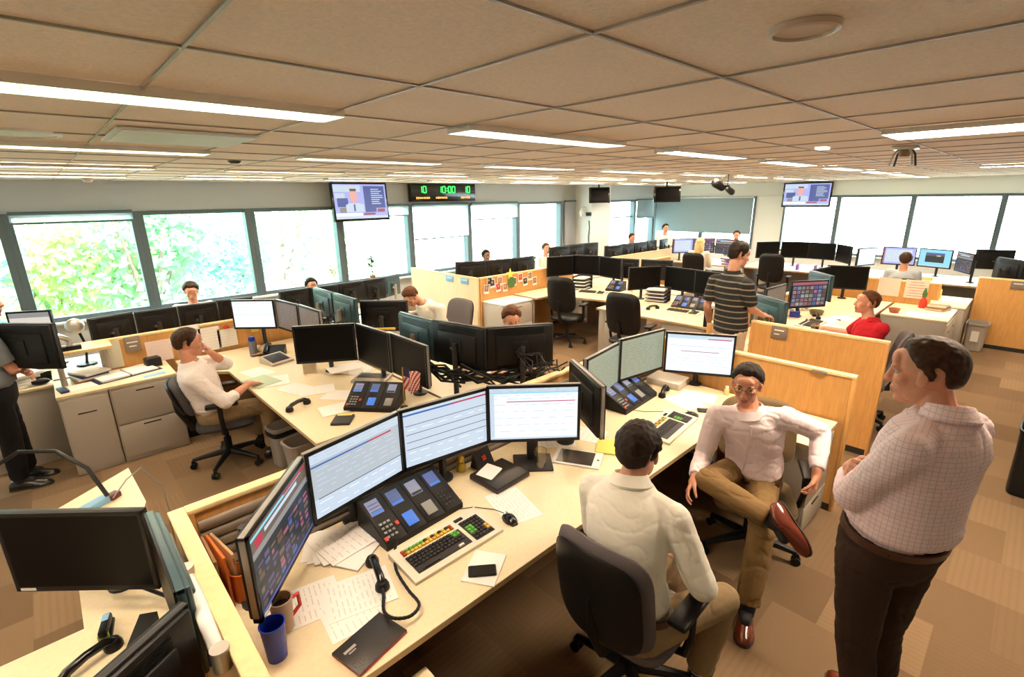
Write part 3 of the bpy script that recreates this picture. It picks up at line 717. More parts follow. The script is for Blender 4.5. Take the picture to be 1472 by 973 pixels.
def partition(x0, y0, x1, y1, label, h=1.1, th=.055, slat=0, group=None, m=None):
    m = m or M_wood
    dx, dy = x1-x0, y1-y0; L_ = math.hypot(dx, dy); rz = math.atan2(dy, dx)
    t = thing('partition_panel', label, 'partition', ((x0+x1)/2, (y0+y1)/2, 0), rz, group)
    obj('panel', MB().box((0, 0, h/2-.01), (L_-.02, th-.012, h-.02)), m, t)
    obj('top_cap', MB().box((0, 0, h-.012), (L_, th, .024), .004), M_woodl, t)
    for s in (-1, 1): obj('end_post', MB().box((s*(L_/2-.012), 0, (h-.024)/2), (.024, th, h-.024), .003), m, t)
    obj('base_strip', MB().box((0, 0, .03), (L_-.03, th-.004, .06)), M_dark, t)
    if slat:
        s = MB(); k = .052
        for i in range(6):
            zc = h-.09-k*i
            s.loft([[V((sx, slat*(th/2-.006+o), zc+zz)) for o, zz in ((0, -.025), (.010, -.022), (.014, -.008), (.014, .009), (.007, .020), (0, .023))] for sx in (-L_/2+.03, L_/2-.03)])
        obj('slat_insert', s, M_slat, t)
    return t
def desk(poly, label, z=.74, th=.03, legs=(), modesty=None, name='desk', group=None, m=None):
    cx = sum(p[0] for p in poly)/len(poly); cy = sum(p[1] for p in poly)/len(poly)
    t = thing(name, label, 'desk', (cx, cy, 0)); P_ = [(p[0]-cx, p[1]-cy) for p in poly]
    ins = [(p[0]*.9995, p[1]*.9995) for p in P_]
    obj('worktop', MB().prism(P_, z-.004, z), m or M_desk, t, smooth=False)
    obj('edge_band', MB().prism(P_, z-th, z-.004), M_deskedge, t, smooth=False)
    for lx, ly, sx, sy in legs: obj('leg_panel', MB().box((lx-cx, ly-cy, (z-th)/2), (sx, sy, z-th), .003), M_greige, t)
    return t
# ------------------------------------------------------------------ people
def skinmat(n, c): return mat(n, c, .5, spec=.35, noi=(14, .10), bump=(220, .06))
S_fair = skinmat('skin_fair', (.58, .30, .20)); S_tan = skinmat('skin_tan', (.50, .25, .155)); S_ruddy = skinmat('skin_ruddy', (.60, .285, .185)); S_dark = skinmat('skin_brown', (.20, .10, .06))
M_lip = mat('lips', (.42, .15, .12), .45); M_eye = mat('eye_white', (.50, .46, .43), .3); M_iris = mat('iris_brown', (.05, .03, .02), .15)
H_dark = mat('hair_dark_brown', (.016, .0085, .005), .6, spec=.2, noi=(40, .5, (1, 1, .25))); H_brown = mat('hair_brown', (.045, .021, .010), .6, spec=.2, noi=(40, .5, (1, 1, .25))); H_red = mat('hair_auburn', (.10, .036, .013), .6, spec=.2, noi=(40, .4))
H_black = mat('hair_black', (.008, .006, .005), .6, spec=.2, noi=(40, .4)); H_blond = mat('hair_blonde', (.66, .48, .22), .5, noi=(40, .3, (1, 1, .15))); H_grey = mat('hair_grey', (.25, .22, .20), .6, noi=(40, .3)); H_thin = mat('hair_thinning', (.040, .018, .009), .6, spec=.2, noi=(60, .5))
def clothmat(n, c, amt=.05, b=260): return mat(n, c, .88, spec=.2, noi=(5, amt), bump=(b, .12))
C_white = clothmat('white_shirt_cotton', (.84, .82, .73)); C_white2 = clothmat('white_pinkish_cotton', (.88, .83, .82)); C_pink = checkshirt('pale_pink_shirt', (.84, .73, .77), (.80, .69, .74), .012, .25)
C_check = checkshirt('pink_grid_check_shirt', (.84, .67, .69), (.63, .50, .56), .017, .16, (1, .25)); C_stripe = stripeshirt(); C_redp = clothmat('red_polo', (.42, .012, .022)); C_grey = clothmat('blue_grey_shirt', (.42, .46, .50)); C_greyt = clothmat('steel_grey_shirt', (.22, .25, .28)); C_cream = clothmat('cream_blouse', (.74, .68, .55))
C_khaki = clothmat('khaki_trousers', (.30, .215, .12)); C_olive = clothmat('olive_khaki_trousers', (.225, .14, .058)); C_brownp = clothmat('dark_brown_trousers', (.036, .021, .014)); C_blackp = clothmat('black_trousers', (.012, .012, .014)); C_stone = clothmat('stone_chinos', (.52, .42, .30)); C_sock = mat('dark_sock', (.02, .02, .022), .9)
M_belt = mat('brown_belt_leather', (.06, .022, .012), .4)
def sockmat():
    m, nt, b = nodemat('black_white_striped_sock'); tc = nt.nodes.new('ShaderNodeTexCoord'); sp = nt.nodes.new('ShaderNodeSeparateXYZ'); nt.links.new(tc.outputs['Object'], sp.inputs[0])
    k = math_n(nt, 'LESS_THAN', math_n(nt, 'FRACT', math_n(nt, 'DIVIDE', sp.outputs[2], vb=.022)), vb=.3)
    nt.links.new(mixc(nt, k, (.015, .015, .02), (.6, .6, .6)), b.inputs['Base Color']); return m
C_stripesock = sockmat()
def frame3(x, zhint):
    x = V(x).normalized(); z = V(zhint); z = (z-x*z.dot(x)).normalized(); y = z.cross(x)
    return Matrix((x, y, z)).transposed()
def wrinkle(me, amp, sc, sd=0):
    for v in me.vertices:
        p = v.co*sc+V((sd, sd*1.7, 0)); n = v.normal
        a = noise.noise(V((p.x, p.y, p.z*1.8))); c = 1-abs(noise.noise(V((p.x*.9+7, p.y*.9, p.z*1.5)))); c2 = 1-abs(noise.noise(p*1.9+V((3, 1, 9))))
        v.co += n*amp*(.55*a-.75*c**14-.3*c2**14+.1)
def hand(mb, w, d, nrm, side, curl=.35, s=1.):
    F = frame3(d, nrm); q = 1 if side == 'R' else -1; w = V(w)
    L = lambda x, y, z: w+F @ V((x*s, y*q*s, z*s))
    mb.capsule(L(-.03, 0, 0), L(.02, 0, 0), .025*s, .027*s)
    for yy, ln in ((.030, .088), (.010, .092), (-.010, .090), (-.029, .082)):
        mb.capsule(L(.012, yy*.55, 0), L(ln*.92, yy, .001), .0165*s, .0125*s, 8)
    for i, (yy, ln, sp) in enumerate(((.032, .070, .16), (.0108, .080, .04), (-.0108, .074, -.06), (-.031, .058, -.18))):
        p = L(.086-.004*abs(i-1), yy, 0); a = 0.
        segs = (.46, .30, .24); r = .0088 if i < 3 else .0078
        for k, sg in enumerate(segs):
            a += curl*(.75 if k == 0 else .95); dd = F @ V((math.cos(a)*math.cos(sp), math.sin(sp)*q*math.cos(a), -math.sin(a)))
            n = p+dd*ln*sg*s; mb.capsule(p, n, r*s, (r-.0007)*s, 8); p = n; r -= .0006
    b0 = L(.020, .022, -.006); b1 = L(.052, .052, -.018); b2 = L(.080, .060, -.026-.02*curl); b3 = L(.100, .057, -.034-.04*curl)
    mb.capsule(b0, b1, .0165*s, .0125*s, 8); mb.capsule(b1, b2, .0115*s, .0098*s, 8); mb.capsule(b2, b3, .0095*s, .0082*s, 8)
def headparts(mb, c, F, n=16, s=1., fem=False):
    L = lambda x, y, z: V(c)+F @ V((x*s, y*s, z*s)); E = lambda p, r: mb.ell(L(*p), tuple(a*s for a in r), F, n)
    E((-.012, 0, .032), (.097, .076, .083)); E((-.03, 0, .0), (.075, .068, .065)); E((.030, 0, -.035), (.058, .058, .080)); E((.044, 0, -.090), (.040, .038, .032)); E((.066, 0, -.106), (.020, .022, .016))
    for q in (-1, 1):
        E((.010, q*.040, -.070), (.045, .020, .035)); E((.056, q*.040, -.026), (.026, .022, .024)); E((.078, q*.024, .022), (.016, .026, .010)); E((-.004, q*.078, -.008), (.017, .009, .031)); E((.004, q*.074, -.022), (.012, .010, .018)); E((.101, q*.012, -.040), (.011, .008, .009))
    for q in (-1, 1): E((.068, q*.031, .0105), (.0155, .018, .0075)); E((.066, q*.031, -.0125), (.015, .017, .0065))
    E((.072, 0, .045), (.022, .050, .030)); E((.066, 0, -.065), (.028, .034, .030))
    mb.capsule(L(.086, 0, .010), L(.104, 0, -.034), .009*s, .0115*s, 10); E((.106, 0, -.037), (.011, .0115, .010))
    E((.086, 0, -.066), (.010, .024, .0065)); E((.084, 0, -.078), (.010, .021, .0075))
HAIRLINE = {'short': [(0, 38), (40, 40), (58, 22), (72, 8), (84, -22), (93, -20), (100, 6), (116, 4), (126, -36), (180, -52)],
            'receding': [(0, 50), (20, 52), (38, 56), (56, 34), (72, 12), (84, -20), (93, -18), (100, 6), (116, 2), (126, -30), (180, -42)],
            'long': [(0, 42), (40, 40), (60, 10), (75, -60), (180, -80)]}
def hair(c, F, style, m, parent, off, s=1., vox=.006, vol=.012):
    b = MB(); hl = HAIRLINE[style]; N = 1100 if vox < .008 else 420; rnd = random.Random(5); r0 = .013 if vox < .008 else .019
    for i in range(N):
        z = 1-2*(i+.5)/N; th = i*2.399963; rr = math.sqrt(1-z*z); d = V((rr*math.cos(th), rr*math.sin(th), z))
        az = abs(math.degrees(math.atan2(d.y, d.x))); el = math.degrees(math.asin(d.z)); t = hl[-1][1]
        for (a0, t0), (a1, t1) in zip(hl, hl[1:]):
            if a0 <= az <= a1: t = t0+(t1-t0)*(az-a0)/(a1-a0); break
        if el < t: continue
        k = 1. if el > t+14 else .45+.55*(el-t)/14
        k = max(.12, (k-.45)/.55)
        p = V((-.012+d.x*.090, d.y*.070, .032+d.z*.077))+d*(vol*k*rnd.uniform(.55, 1.15))
        if d.z < 0: p = V((-.025+d.x*.080, d.y*.072, .02+d.z*.085))+d*(vol*.35*k)
        b.ell(V(c)+F @ (p*s)-off, r0*s*(.62+.45*k), None, 6)
    if style == 'long':
        for i in range(26):
            a = R(95+170*i/25); q = V((math.cos(a)*.085-.02, math.sin(a)*.08, .0))
            b.tube([V(c)+F @ ((q+V((0, 0, .04)))*s)-off, V(c)+F @ ((q*1.12+V((-.01, 0, -.08)))*s)-off, V(c)+F @ ((q*1.15+V((-.015, 0, -.21+.03*math.sin(i*1.7))))*s)-off], [.02, .02, .011], 7)
    me = remeshed(b, vox, 2, .5); me.materials.append(m)
    for v in me.vertices: v.co += v.normal*.0022*noise.noise(v.co*70)
    return obj('hair', me, None, parent)
def shoe_mesh(heel, fwd, up, m, parent, off, s=1.):
    F = frame3(fwd, up); t = lambda x, y, z: V(heel)+F @ V((x*s, y*s, z*s))-off
    prof = [(-.085, .010, .045), (-.078, .026, .062), (-.055, .035, .082), (-.02, .038, .098), (.02, .039, .096), (.055, .042, .080), (.095, .048, .062), (.135, .049, .050), (.165, .043, .044), (.188, .030, .038), (.200, .010, .026)]
    up_ = MB(); so = MB(); rings = []; rs = []
    for x, w, h in prof:
        rings.append([t(x, w*math.cos(a)*(1. if math.sin(a) < .2 else 1-.18*math.sin(a)), .010+max(0., (math.sin(a)+.35)/1.35)*(h-.010)) for a in [2*PI*k/18 for k in range(18)]])
        rs.append([t(x*1.02, (w+.004)*math.cos(a), (.012 if math.sin(a) > 0 else (0 if x > .02 or x < -.02 else .0))) for a in [2*PI*k/12+.1 for k in range(12)]])
    up_.loft(rings); so.loft(rs); o = obj('shoe', up_, m, parent); obj('sole', so, M_sole, o)
    lc = MB()
    for k in range(4):
        x = .035+.018*k; h = .090-.0105*k*1.15; lc.tube([t(x, -.018, h-.002), t(x, 0, h+.004), t(x+.004, .018, h-.002)], .0028*s, 6)
    obj('laces', lc, m, o)
    return o
def person(label, J, face, hairstyle='short', hm=H_dark, skin=S_fair, shirt=C_white, pants=C_khaki, shoes=M_shoeb, sleeve='long', hands=None, vox=.0055, cvox=.009, look_up=(0, 0, 1), belt=None, group=None,
           socks=None, shoe_up=None, untuck=False, girth=1., hs=1., collar=True, glasses=False, slouch=.0, hairvol=.013, wrist=None, hem_t=.07, belly=0., wr=.006, legs=True):
    J = {k: V(v) for k, v in J.items()}
    pel = J['pel']; off = V((pel.x, pel.y, 0)); t = thing('person', label, 'person', off, 0, group)
    P = {k: v-off for k, v in J.items()}
    hc = P['head']; F = frame3(face, look_up)
    hands = hands or {}
    # lateral axes
    Ls = (P['shL']-P['shR']).normalized(); Lh = (P['hipL']-P['hipR']).normalized(); U = (P['neck']-P['pel']); ul = U.length; U.normalize()
    Fm = (Ls+Lh).normalized().cross(U).normalized()
    def spine(q): return P['pel']+(P['neck']-P['pel'])*q-Fm*slouch*math.sin(PI*max(0, min(1, q)))
    TT = [(-.20, .110, .095), (-.10, .155, .118), (0, .168, .124), (.12, .164, .118+belly*.5), (.25, .156, .114+belly), (.42, .152, .114+belly*.7), (.6, .165, .122), (.78, .176, .124), (.9, .150, .106), (.97, .100, .082), (1.04, .062, .060)]
    def tsize(q):
        for (q0, a0, b0), (q1, a1, b1) in zip(TT, TT[1:]):
            if q <= q1: u = max(0, (q-q0)/(q1-q0)); return a0+(a1-a0)*u, b0+(b1-b0)*u
        return TT[-1][1:]
    def torso(mb, g=1., lo=-.2, hi=1.04, extra=lambda q: 0.):
        rings = []; n = 26; N = max(3, int((hi-lo)/.05))
        for i in range(N+1):
            q = lo+(hi-lo)*i/N; a, b_ = tsize(q); e = extra(q)
            l = Lh.lerp(Ls, max(0, min(1, q))).normalized(); f = l.cross(U).normalized(); c = spine(q)
            rings.append([c+l*(a*girth*g+e)*math.copysign(abs(math.cos(an))**.88, math.cos(an))+f*(b_*girth*g+e)*math.copysign(abs(math.sin(an))**.88, math.sin(an)) for an in [2*PI*k/n for k in range(n)]])
        mb.loft(rings)
    # --- body
    b = MB(); headparts(b, hc, F, 14, hs)
    nb = P['neck']+Fm*.0; hb = hc+F @ V((-.028, 0, -.075))*hs
    b.capsule(hb, nb-U*.05, .054*hs, .062*hs, 14); torso(b, .90)
    for s in 'LR':
        sh, el, wr_ = P['sh'+s], P['el'+s], P['wr'+s]
        b.capsule(nb-U*.05, sh, .060, .052); b.capsule(sh, el, .050, .040); b.capsule(el, el.lerp(wr_, .35), .041, .041); b.capsule(el.lerp(wr_, .35), wr_, .041, .026)
        hd = hands.get(s, {}); d = V(hd.get('d', wr_-el)); nr = V(hd.get('n', (0, 0, 1)))
        hand(b, wr_+d.normalized()*.012, d, nr, s, hd.get('curl', .35), hs)
        hp, kn, an = P['hip'+s], P['kn'+s], P['an'+s]
        if legs:
            b.capsule(hp, kn, .078, .052); b.capsule(kn, kn.lerp(an, .35), .052, .052); b.capsule(kn.lerp(an, .35), an, .052, .034); b.capsule(an-(an-kn).normalized()*-.02, an.lerp(P['to'+s], .4), .024, .018)
    me = remeshed(b, vox, 2, .45); me.materials.append(skin); me.materials.append(M_lip)
    Fi = F.transposed()
    for p in me.polygons:
        l = Fi @ (p.center-hc)/hs
        if l.x > .078 and abs(l.y) < .025 and -.086 < l.z < -.060 and l.x > .085-.35*abs(l.y): p.material_index = 1
    obj('body', me, None, t)
    # --- face details
    if vox < .009:
        for q in (-1, 1):
            e = MB(); c = hc+F @ V((.0675, q*.031, -.001))*hs; e.ell(c, .0125*hs, F, 12); eo = obj('eye', e, M_eye, t)
            i = MB(); i.ell(hc+F @ V((.0775, q*.031, -.001))*hs, tuple(a*hs for a in (.0032, .0062, .0062)), F, 10); obj('iris', i, M_iris, eo)
            w = MB(); w.tube([hc+F @ V((x, q*y, z))*hs for x, y, z in ((.091, .014, .020), (.090, .030, .026), (.078, .046, .020))], [.0035*hs, .0042*hs, .002*hs], 6); obj('eyebrow', w, hm, t)
    if hairstyle: hair(hc, F, hairstyle, hm, t, V((0, 0, 0)), hs, max(.006, vox), hairvol)
    if glasses:
        g = MB()
        for q in (-1, 1):
            g.tube([hc+F @ V((.099, q*(.032+.021*math.cos(a)), .000+.015*math.sin(a))) for a in [2*PI*k/16 for k in range(17)]], .0019, 6); g.tube([hc+F @ V((.099, q*.052, .006)), hc+F @ V((.06, q*.078, .006)), hc+F @ V((-.01, q*.084, .002))], .0017, 6)
        g.tube([hc+F @ V((.100, -.012, .003)), hc+F @ V((.106, 0, .006)), hc+F @ V((.100, .012, .003))], .0017, 6)
        go = obj('glasses', g, M_blackg, t); go['label'] = 'dark framed glasses'
    # --- shirt
    c = MB()
    if untuck: torso(c, 1.0, -.06, 1.0, lambda q: .016)
    else: torso(c, 1.0, .04, 1.0, lambda q: .014 if q > .30 else (.020 if q > .17 else -.006))
    fr = {'long': 1., 'rolled': .45, 'short': 0.}[sleeve]
    for s in 'LR':
        sh, el, wr_ = P['sh'+s], P['el'+s], P['wr'+s]
        c.capsule(nb-U*.055, sh-U*.005, .076, .068, 12)
        if fr > 0:
            c.capsule(sh, el, .070, .060, 12); e2 = el.lerp(wr_, fr*.93); c.tube([el, el.lerp(e2, .5), e2], [.060, .056, .043+.012*(1-fr)], 14)
            c.ell(el, .060)
        else:
            c.tube([sh, sh.lerp(el, .4), sh.lerp(el, .78)], [.072, .072, .070], 14); c.ell(sh, .071)
    me = remeshed(c, cvox, 3, .5); wrinkle(me, wr, 11, len(label)); me.materials.append(shirt); so = obj('shirt', me, None, t)
    if collar:
        k = MB(); r_ = []
        ax = (hb-(nb-U*.05)).normalized().lerp(U, .55).normalized(); f = (Fm-ax*Fm.dot(ax)).normalized(); l = ax.cross(f)
        for rr, hh in ((.067, -.022), (.065, .032), (.070, .038), (.096, -.008), (.092, -.017), (.069, -.026)):
            r_.append([nb+ax*(hh-(.020 if math.cos(a) > .5 else 0))+f*rr*1.05*math.cos(a)+l*rr*math.sin(a) for a in [2*PI*j/22 for j in range(22)]])
        k.loft(r_, True, False); obj('collar', k, shirt, so)
        pk = MB(); pts = []
        for q in (.93, .8, .6, .42, .30, .17):
            ll = Lh.lerp(Ls, q).normalized(); pts.append(spine(q)+ll.cross(U).normalized()*(tsize(q)[1]*girth+.015))
        pk.tube(pts, .008, 6); obj('placket', pk, shirt, so)
    # --- trousers
    if legs:
        c = MB(); torso(c, 1.0, -.2, .135 if not untuck else .02, lambda q: .012)
        for s in 'LR':
            hp, kn, an = P['hip'+s], P['kn'+s], P['an'+s]
            c.capsule(hp, kn, .098*girth, .074, 14); a2 = kn.lerp(an, .93); c.tube([kn, kn.lerp(a2, .5), a2], [.072, .070, .064], 14); c.ell(kn, .073)
        me = remeshed(c, cvox, 3, .5); wrinkle(me, wr, 9, 3+len(label)); me.materials.append(pants); po = obj('trousers', me, None, t)
        if belt:
            k = MB(); rings = []; c0 = spine(.118); l = Lh; f = l.cross(U).normalized()
            for dz, e in ((-.014, .019), (.014, .019), (.014, .010), (-.014, .010)): rings.append([c0+U*dz+l*(.166*girth+e)*math.cos(a)+f*((.119+belly*.5)*girth+e)*math.sin(a) for a in [2*PI*j/30 for j in range(30)]])
            rings.append(rings[0]); k.loft(rings, True, False); obj('belt', k, belt, po)
        for s in 'LR':
            an, to, kn = P['an'+s], P['to'+s], P['kn'+s]
            sk = MB().capsule(kn.lerp(an, .80), an-(an-kn).normalized()*-.02, .050, .044, 12); sk.capsule(an-(an-kn).normalized()*-.015, an.lerp(to, .4), .038, .028, 12); obj('sock', sk, socks or C_sock, t)
            fw = to-an; up = (kn-an).normalized(); flat = an.z < .2
            if flat: fw = V((fw.x, fw.y, 0)); up = V((0, 0, 1)); heel = V((an.x, an.y, .002))
            else: heel = an-(up-fw.normalized()*up.dot(fw.normalized())).normalized()*.075
            if shoe_up and s in shoe_up: up = V(shoe_up[s])
            shoe_mesh(heel, fw, up, shoes, t, V((0, 0, 0)), hs)
    if wrist:
        s, m = wrist; el, wr_ = P['el'+s], P['wr'+s]; k = MB().tube([el.lerp(wr_, .93), el.lerp(wr_, .99)], [.0345, .0325], 16); k2 = obj('wristband', k, m, t)
    return t
def pose_sit(x, y, yaw, lean=0., seat=.52, head=None, arms=True, turn=0):
    a = R(yaw); f = V((math.cos(a), math.sin(a), 0)); l = V((-f.y, f.x, 0)); u = V((0, 0, 1)); p = V((x, y, seat))
    up = (u+f*lean).normalized(); d = dict(pel=p, neck=p+up*.53, head=p+up*.72+f*.035, shL=p+up*.50+l*.19, shR=p+up*.50-l*.19, hipL=p+l*.09, hipR=p-l*.09)
    for s, q in (('L', l), ('R', -l)):
        d['el'+s] = d['sh'+s]+q*.05-u*.27+f*.06; d['wr'+s] = d['el'+s]+f*.24-q*.06+u*.06
        d['kn'+s] = p+q*.12+f*.42; d['an'+s] = p+q*.12+f*.40-u*(seat-.09); d['to'+s] = p+q*.12+f*.58-u*(seat-.03)
    return d, f
# ================================================================== PLACEMENT
# ---- furniture
desk([(.225, 1.33), (3.42, 1.33), (3.42, .76), (3.955, .76), (3.955, 2.215), (.225, 2.215)], 'long cream front desk where the white-shirted man and the man in glasses sit', legs=((.245, 1.8, .03, .7),))
cabinet(3.69, 1.045, 0, .50, .53, .705, 'greige drawer pedestal under the right end of the front desk', drawers=3)
cabinet(.50, 1.06, 0, .50, .50, .62, 'cream-topped pedestal under the near front edge of the front desk', drawers=2, top=M_desk)
partition(.195, .5, .195, 2.29, 'maple-edged partition at the left end of the front desk', th=.06)
partition(.225, 2.262, 3.965, 2.262, 'maple-edged partition with grey slats behind the four front screens', th=.06, slat=-1)
partition(4.0, .70, 4.0, 2.30, 'maple partition right behind the man in glasses', th=.055)
desk([(2.2, 2.30), (3.95, 2.30), (3.95, 2.95), (3.0, 2.95), (2.75, 3.2), (2.75, 4.3), (2.2, 4.3)], 'cream desk behind the front desk, under the black screen backs', legs=((3.9, 2.6, .04, .5),))
desk([(1.11, 3.15), (2.17, 3.15), (2.17, 6.03), (.80, 6.03), (.80, 5.55), (1.11, 5.25)], 'cream desk of the hand-to-chin man on the left', legs=((1.9, 3.17, .5, .03),))
desk([(2.2, 4.33), (3.0, 4.33), (3.0, 6.15), (2.2, 6.15)], 'desk behind the hand-to-chin man, under the blue-grey screen backs', legs=((2.6, 6.1, .7, .04), (2.6, 4.4, .7, .04)))
desk([(-.6, 6.2), (4.2, 6.2), (4.2, 6.98), (-.6, 6.98)], 'long desk along the left windows', legs=((-.55, 6.7, .04, .5), (4.15, 6.6, .04, .7), (1.8, 6.8, .04, .3)))
partition(.22, 6.10, 2.17, 6.10, 'maple partition with papers behind the hand-to-chin man', h=1.07)
cabinet(.02, 5.79, 0, .34, .55, .76, 'greige cabinet with a plain front, left end of the row behind the seated man', top=M_desk, doors=1)
cabinet(.455, 5.79, 0, .52, .55, .76, 'greige two-drawer cabinet behind the hand-to-chin man', top=M_desk, drawers=2)
cabinet(-.42, 6.32, 0, .52, .55, .74, 'greige cabinet covered with papers beside the man at the left edge', top=M_desk)
cabinet(.93, 5.86, 0, .38, .4, .42, 'low open black shelf under the left desk', m=M_black)
t = thing('raised_shelf', 'small maple shelf on a post above the left cabinet, carrying a monitor arm', 'shelf', (.08, 5.93, .76))
obj('board', MB().box((0, 0, .30), (.46, .34, .03), .004), M_woodl, t)
for q in ((-.16, -.10), (.18, .10)): obj('post', MB().tube([(q[0], q[1], 0), (q[0], q[1], .285)], .022, 10), M_greige, t)
desk([(-1.4, .7), (.12, .7), (.12, 3.05), (.15, 3.16), (.13, 3.68), (-.24, 3.40), (-.17, 3.25), (-.17, 2.29), (-1.4, 2.29)], 'cream desk in the lower left corner', legs=((-.03, 3.2, .1, .3), (.06, .9, .04, .3)))
# east of centre
partition(5.05, 6.15, 5.05, 8.1, 'tall pale maple partition facing the camera, left of the grey cabinet', m=M_wood_daylit)
partition(5.08, 6.15, 7.45, 6.15, 'maple partition pinned with snapshots, with a yellow star')
cabinet(5.44, 5.87, 0, .66, .48, .72, 'light grey cabinet in front of the snapshot partition', m=M_greige2, top=M_white, drawers=2)
desk([(5.80, 5.55), (6.2, 5.55), (6.45, 4.42), (7.55, 4.42), (7.55, 6.10), (5.80, 6.10)], 'cream desk with the three dark screens beside the snapshot partition', legs=((7.5, 5.2, .04, 1.2), (5.84, 5.85, .04, .4)))
desk([(5.87, 2.42), (7.5, 2.42), (7.5, 4.38), (5.87, 4.38)], 'cream desk behind the man in the striped polo', legs=((5.95, 4.3, .1, .1),))
cabinet(6.15, 4.1, 0, .5, .5, .70, 'greige pedestal under the desk with the second empty chair', rz=-PI/2, drawers=3)
cabinet(6.15, 3.0, 0, .5, .6, .70, 'greige pedestal under the desk beside the striped polo man', rz=-PI/2, drawers=2)
desk([(5.21, 1.36), (9.2, 1.36), (9.2, 2.30), (5.21, 2.30)], 'cream desk of the man in the red polo', legs=((5.25, 1.83, .04, .8), (7.6, 1.83, .04, .8)))
partition(5.17, .72, 5.17, 1.88, 'maple partition with a grey name plate in front of the red-shirted man')
partition(5.20, 2.34, 9.2, 2.34, 'low maple partition behind the red-shirted man\'s screens', h=.98)
partition(9.25, .84, 9.25, 2.30, 'maple partition with pinned papers beyond the red-shirted man', h=1.08)
cabinet(8.72, .97, 0, .96, .70, .74, 'greige low cabinet with a cream top beyond the red-shirted man', top=M_desk, doors=2)
cabinet(9.85, .80, 0, .95, .50, .74, 'greige cabinet with white papers, beside the tall orange partition', top=M_desk)
partition(10.35, -1.4, 10.35, .53, 'wide orange maple partition at the right edge', h=1.08)
desk([(11.7, .3), (12.95, .3), (12.95, 4.7), (11.7, 4.7)], 'long far desk by the right windows', legs=((12.3, .36, 1., .04), (12.3, 4.64, 1., .04), (12.9, 2.5, .04, 4.)))
desk([(11.55, 4.95), (12.7, 4.95), (12.7, 6.4), (11.55, 6.4)], 'far desk of the blonde woman', legs=((12.1, 5.0, .9, .04), (12.1, 6.35, .9, .04)))
partition(9.2, 6.50, 12.3, 6.50, 'long pale partition far behind, below the window corner', h=1.04, m=M_wood_daylit)
partition(9.5, 5.80, 10.5, 5.80, 'short orange partition far behind, left of the blonde woman', h=1.0)
desk([(9.2, 6.55), (12.3, 6.55), (12.3, 7.3), (9.2, 7.3)], 'farthest desk near the window corner', legs=((9.25, 6.9, .04, .6), (12.25, 6.9, .04, .6)))
desk([(10.4, -1.35), (11.25, -1.35), (11.25, .48), (10.4, .48)], 'desk behind the wide orange partition', legs=((10.8, -1.3, .8, .04), (10.8, .44, .8, .04)))
desk([(5.1, 6.2), (9.1, 6.2), (9.1, 7.25), (5.1, 7.25)], 'desk behind the snapshot partition', legs=((5.15, 6.6, .04, .6), (9.05, 6.7, .04, .8)))
desk([(7.58, 4.0), (8.3, 4.0), (8.3, 6.1), (7.58, 6.1)], 'desk behind the three dark screens', legs=((7.95, 4.05, .6, .04), (7.95, 6.05, .6, .04)))
# ---- monitors: front desk
G1 = 'trading screens on the front desk'
monitor(.49, 1.86, 1.07, 319, 'dark colour-coded quote screen, leftmost of the four front screens', 'quotes', badge=True, base='arm', group=G1)
monitor(.93, 2.09, 1.09, 281, 'lit screen with one dark line below a blue bar, second of the four front screens', 'sheet_blue', group=G1, base='arm', reach=.03)
monitor(1.46, 2.09, 1.10, 262, 'lit screen with four dark lines, third of the four front screens', 'sheet_bands', group=G1, base='arm', reach=.02)
monitor(1.91, 1.85, 1.12, 229, 'white screen with a red line, rightmost of the four front screens', 'mail', group=G1)
G2 = 'screens of the man in glasses'
monitor(2.475, 1.885, 1.05, 330, 'black screen seen from behind, right of the white screen with the red line', 'quotes', base='arm', group=G2)
monitor(2.96, 2.11, 1.04, 279, 'pale green ledger screen, left one of two', 'ledger', base='arm', group=G2, reach=.015)
monitor(3.46, 2.09, 1.07, 262, 'pale green ledger screen, right one of two, beside the bright white screen', 'ledger', base='arm', group=G2, reach=.02)
monitor(3.82, 1.78, 1.06, 209, 'bright white screen with a red bar behind the man in glasses', 'memo', base='arm', group=G2)
# lower left
G3 = 'dark screens in the lower left corner'
monitor(-.13, 2.36, 1.03, 227, 'large switched-off black screen at the lower left edge', 'off', badge=True, base='arm', group=G3, w=.57)
monitor(.085, 1.87, 1.03, 180, 'dark screen seen almost edge-on in the lower left corner', 'off', base='stand', back='teal', group=G3, reach=.02)
monitor(-.14, 1.40, 1.03, 122, 'dark screen at the bottom edge in the lower left corner', 'off', base='stand', group=G3)
# left desk
G4 = 'screens on the left desk'
monitor(1.75, 4.39, 1.06, 237, 'large dark screen facing the camera on the left desk', 'off', base='arm', group=G4)
monitor(2.0, 3.96, 1.06, 183, 'dark screen in the middle of three on the left desk', 'off', base='arm', group=G4, reach=.02)
monitor(2.03, 3.41, 1.06, 179, 'dark brownish screen, right one of three on the left desk', 'off', base='arm', group=G4, reach=.02)
monitor(1.57, 5.83, 1.14, 226, 'white lit screen behind the hand-to-chin man', 'blank', base='arm', w=.48, h=.33, group=G4)
monitor(1.79, 5.44, 1.14, 187, 'grey-brown lit screen right of the white screen on the left desk', 'warmgrey', base='arm', w=.48, h=.33, group=G4)
monitor(1.84, 4.95, 1.14, 182, 'narrow-looking grey-brown screen behind the large dark one', 'warmgrey', base='arm', w=.48, h=.33, group=G4)
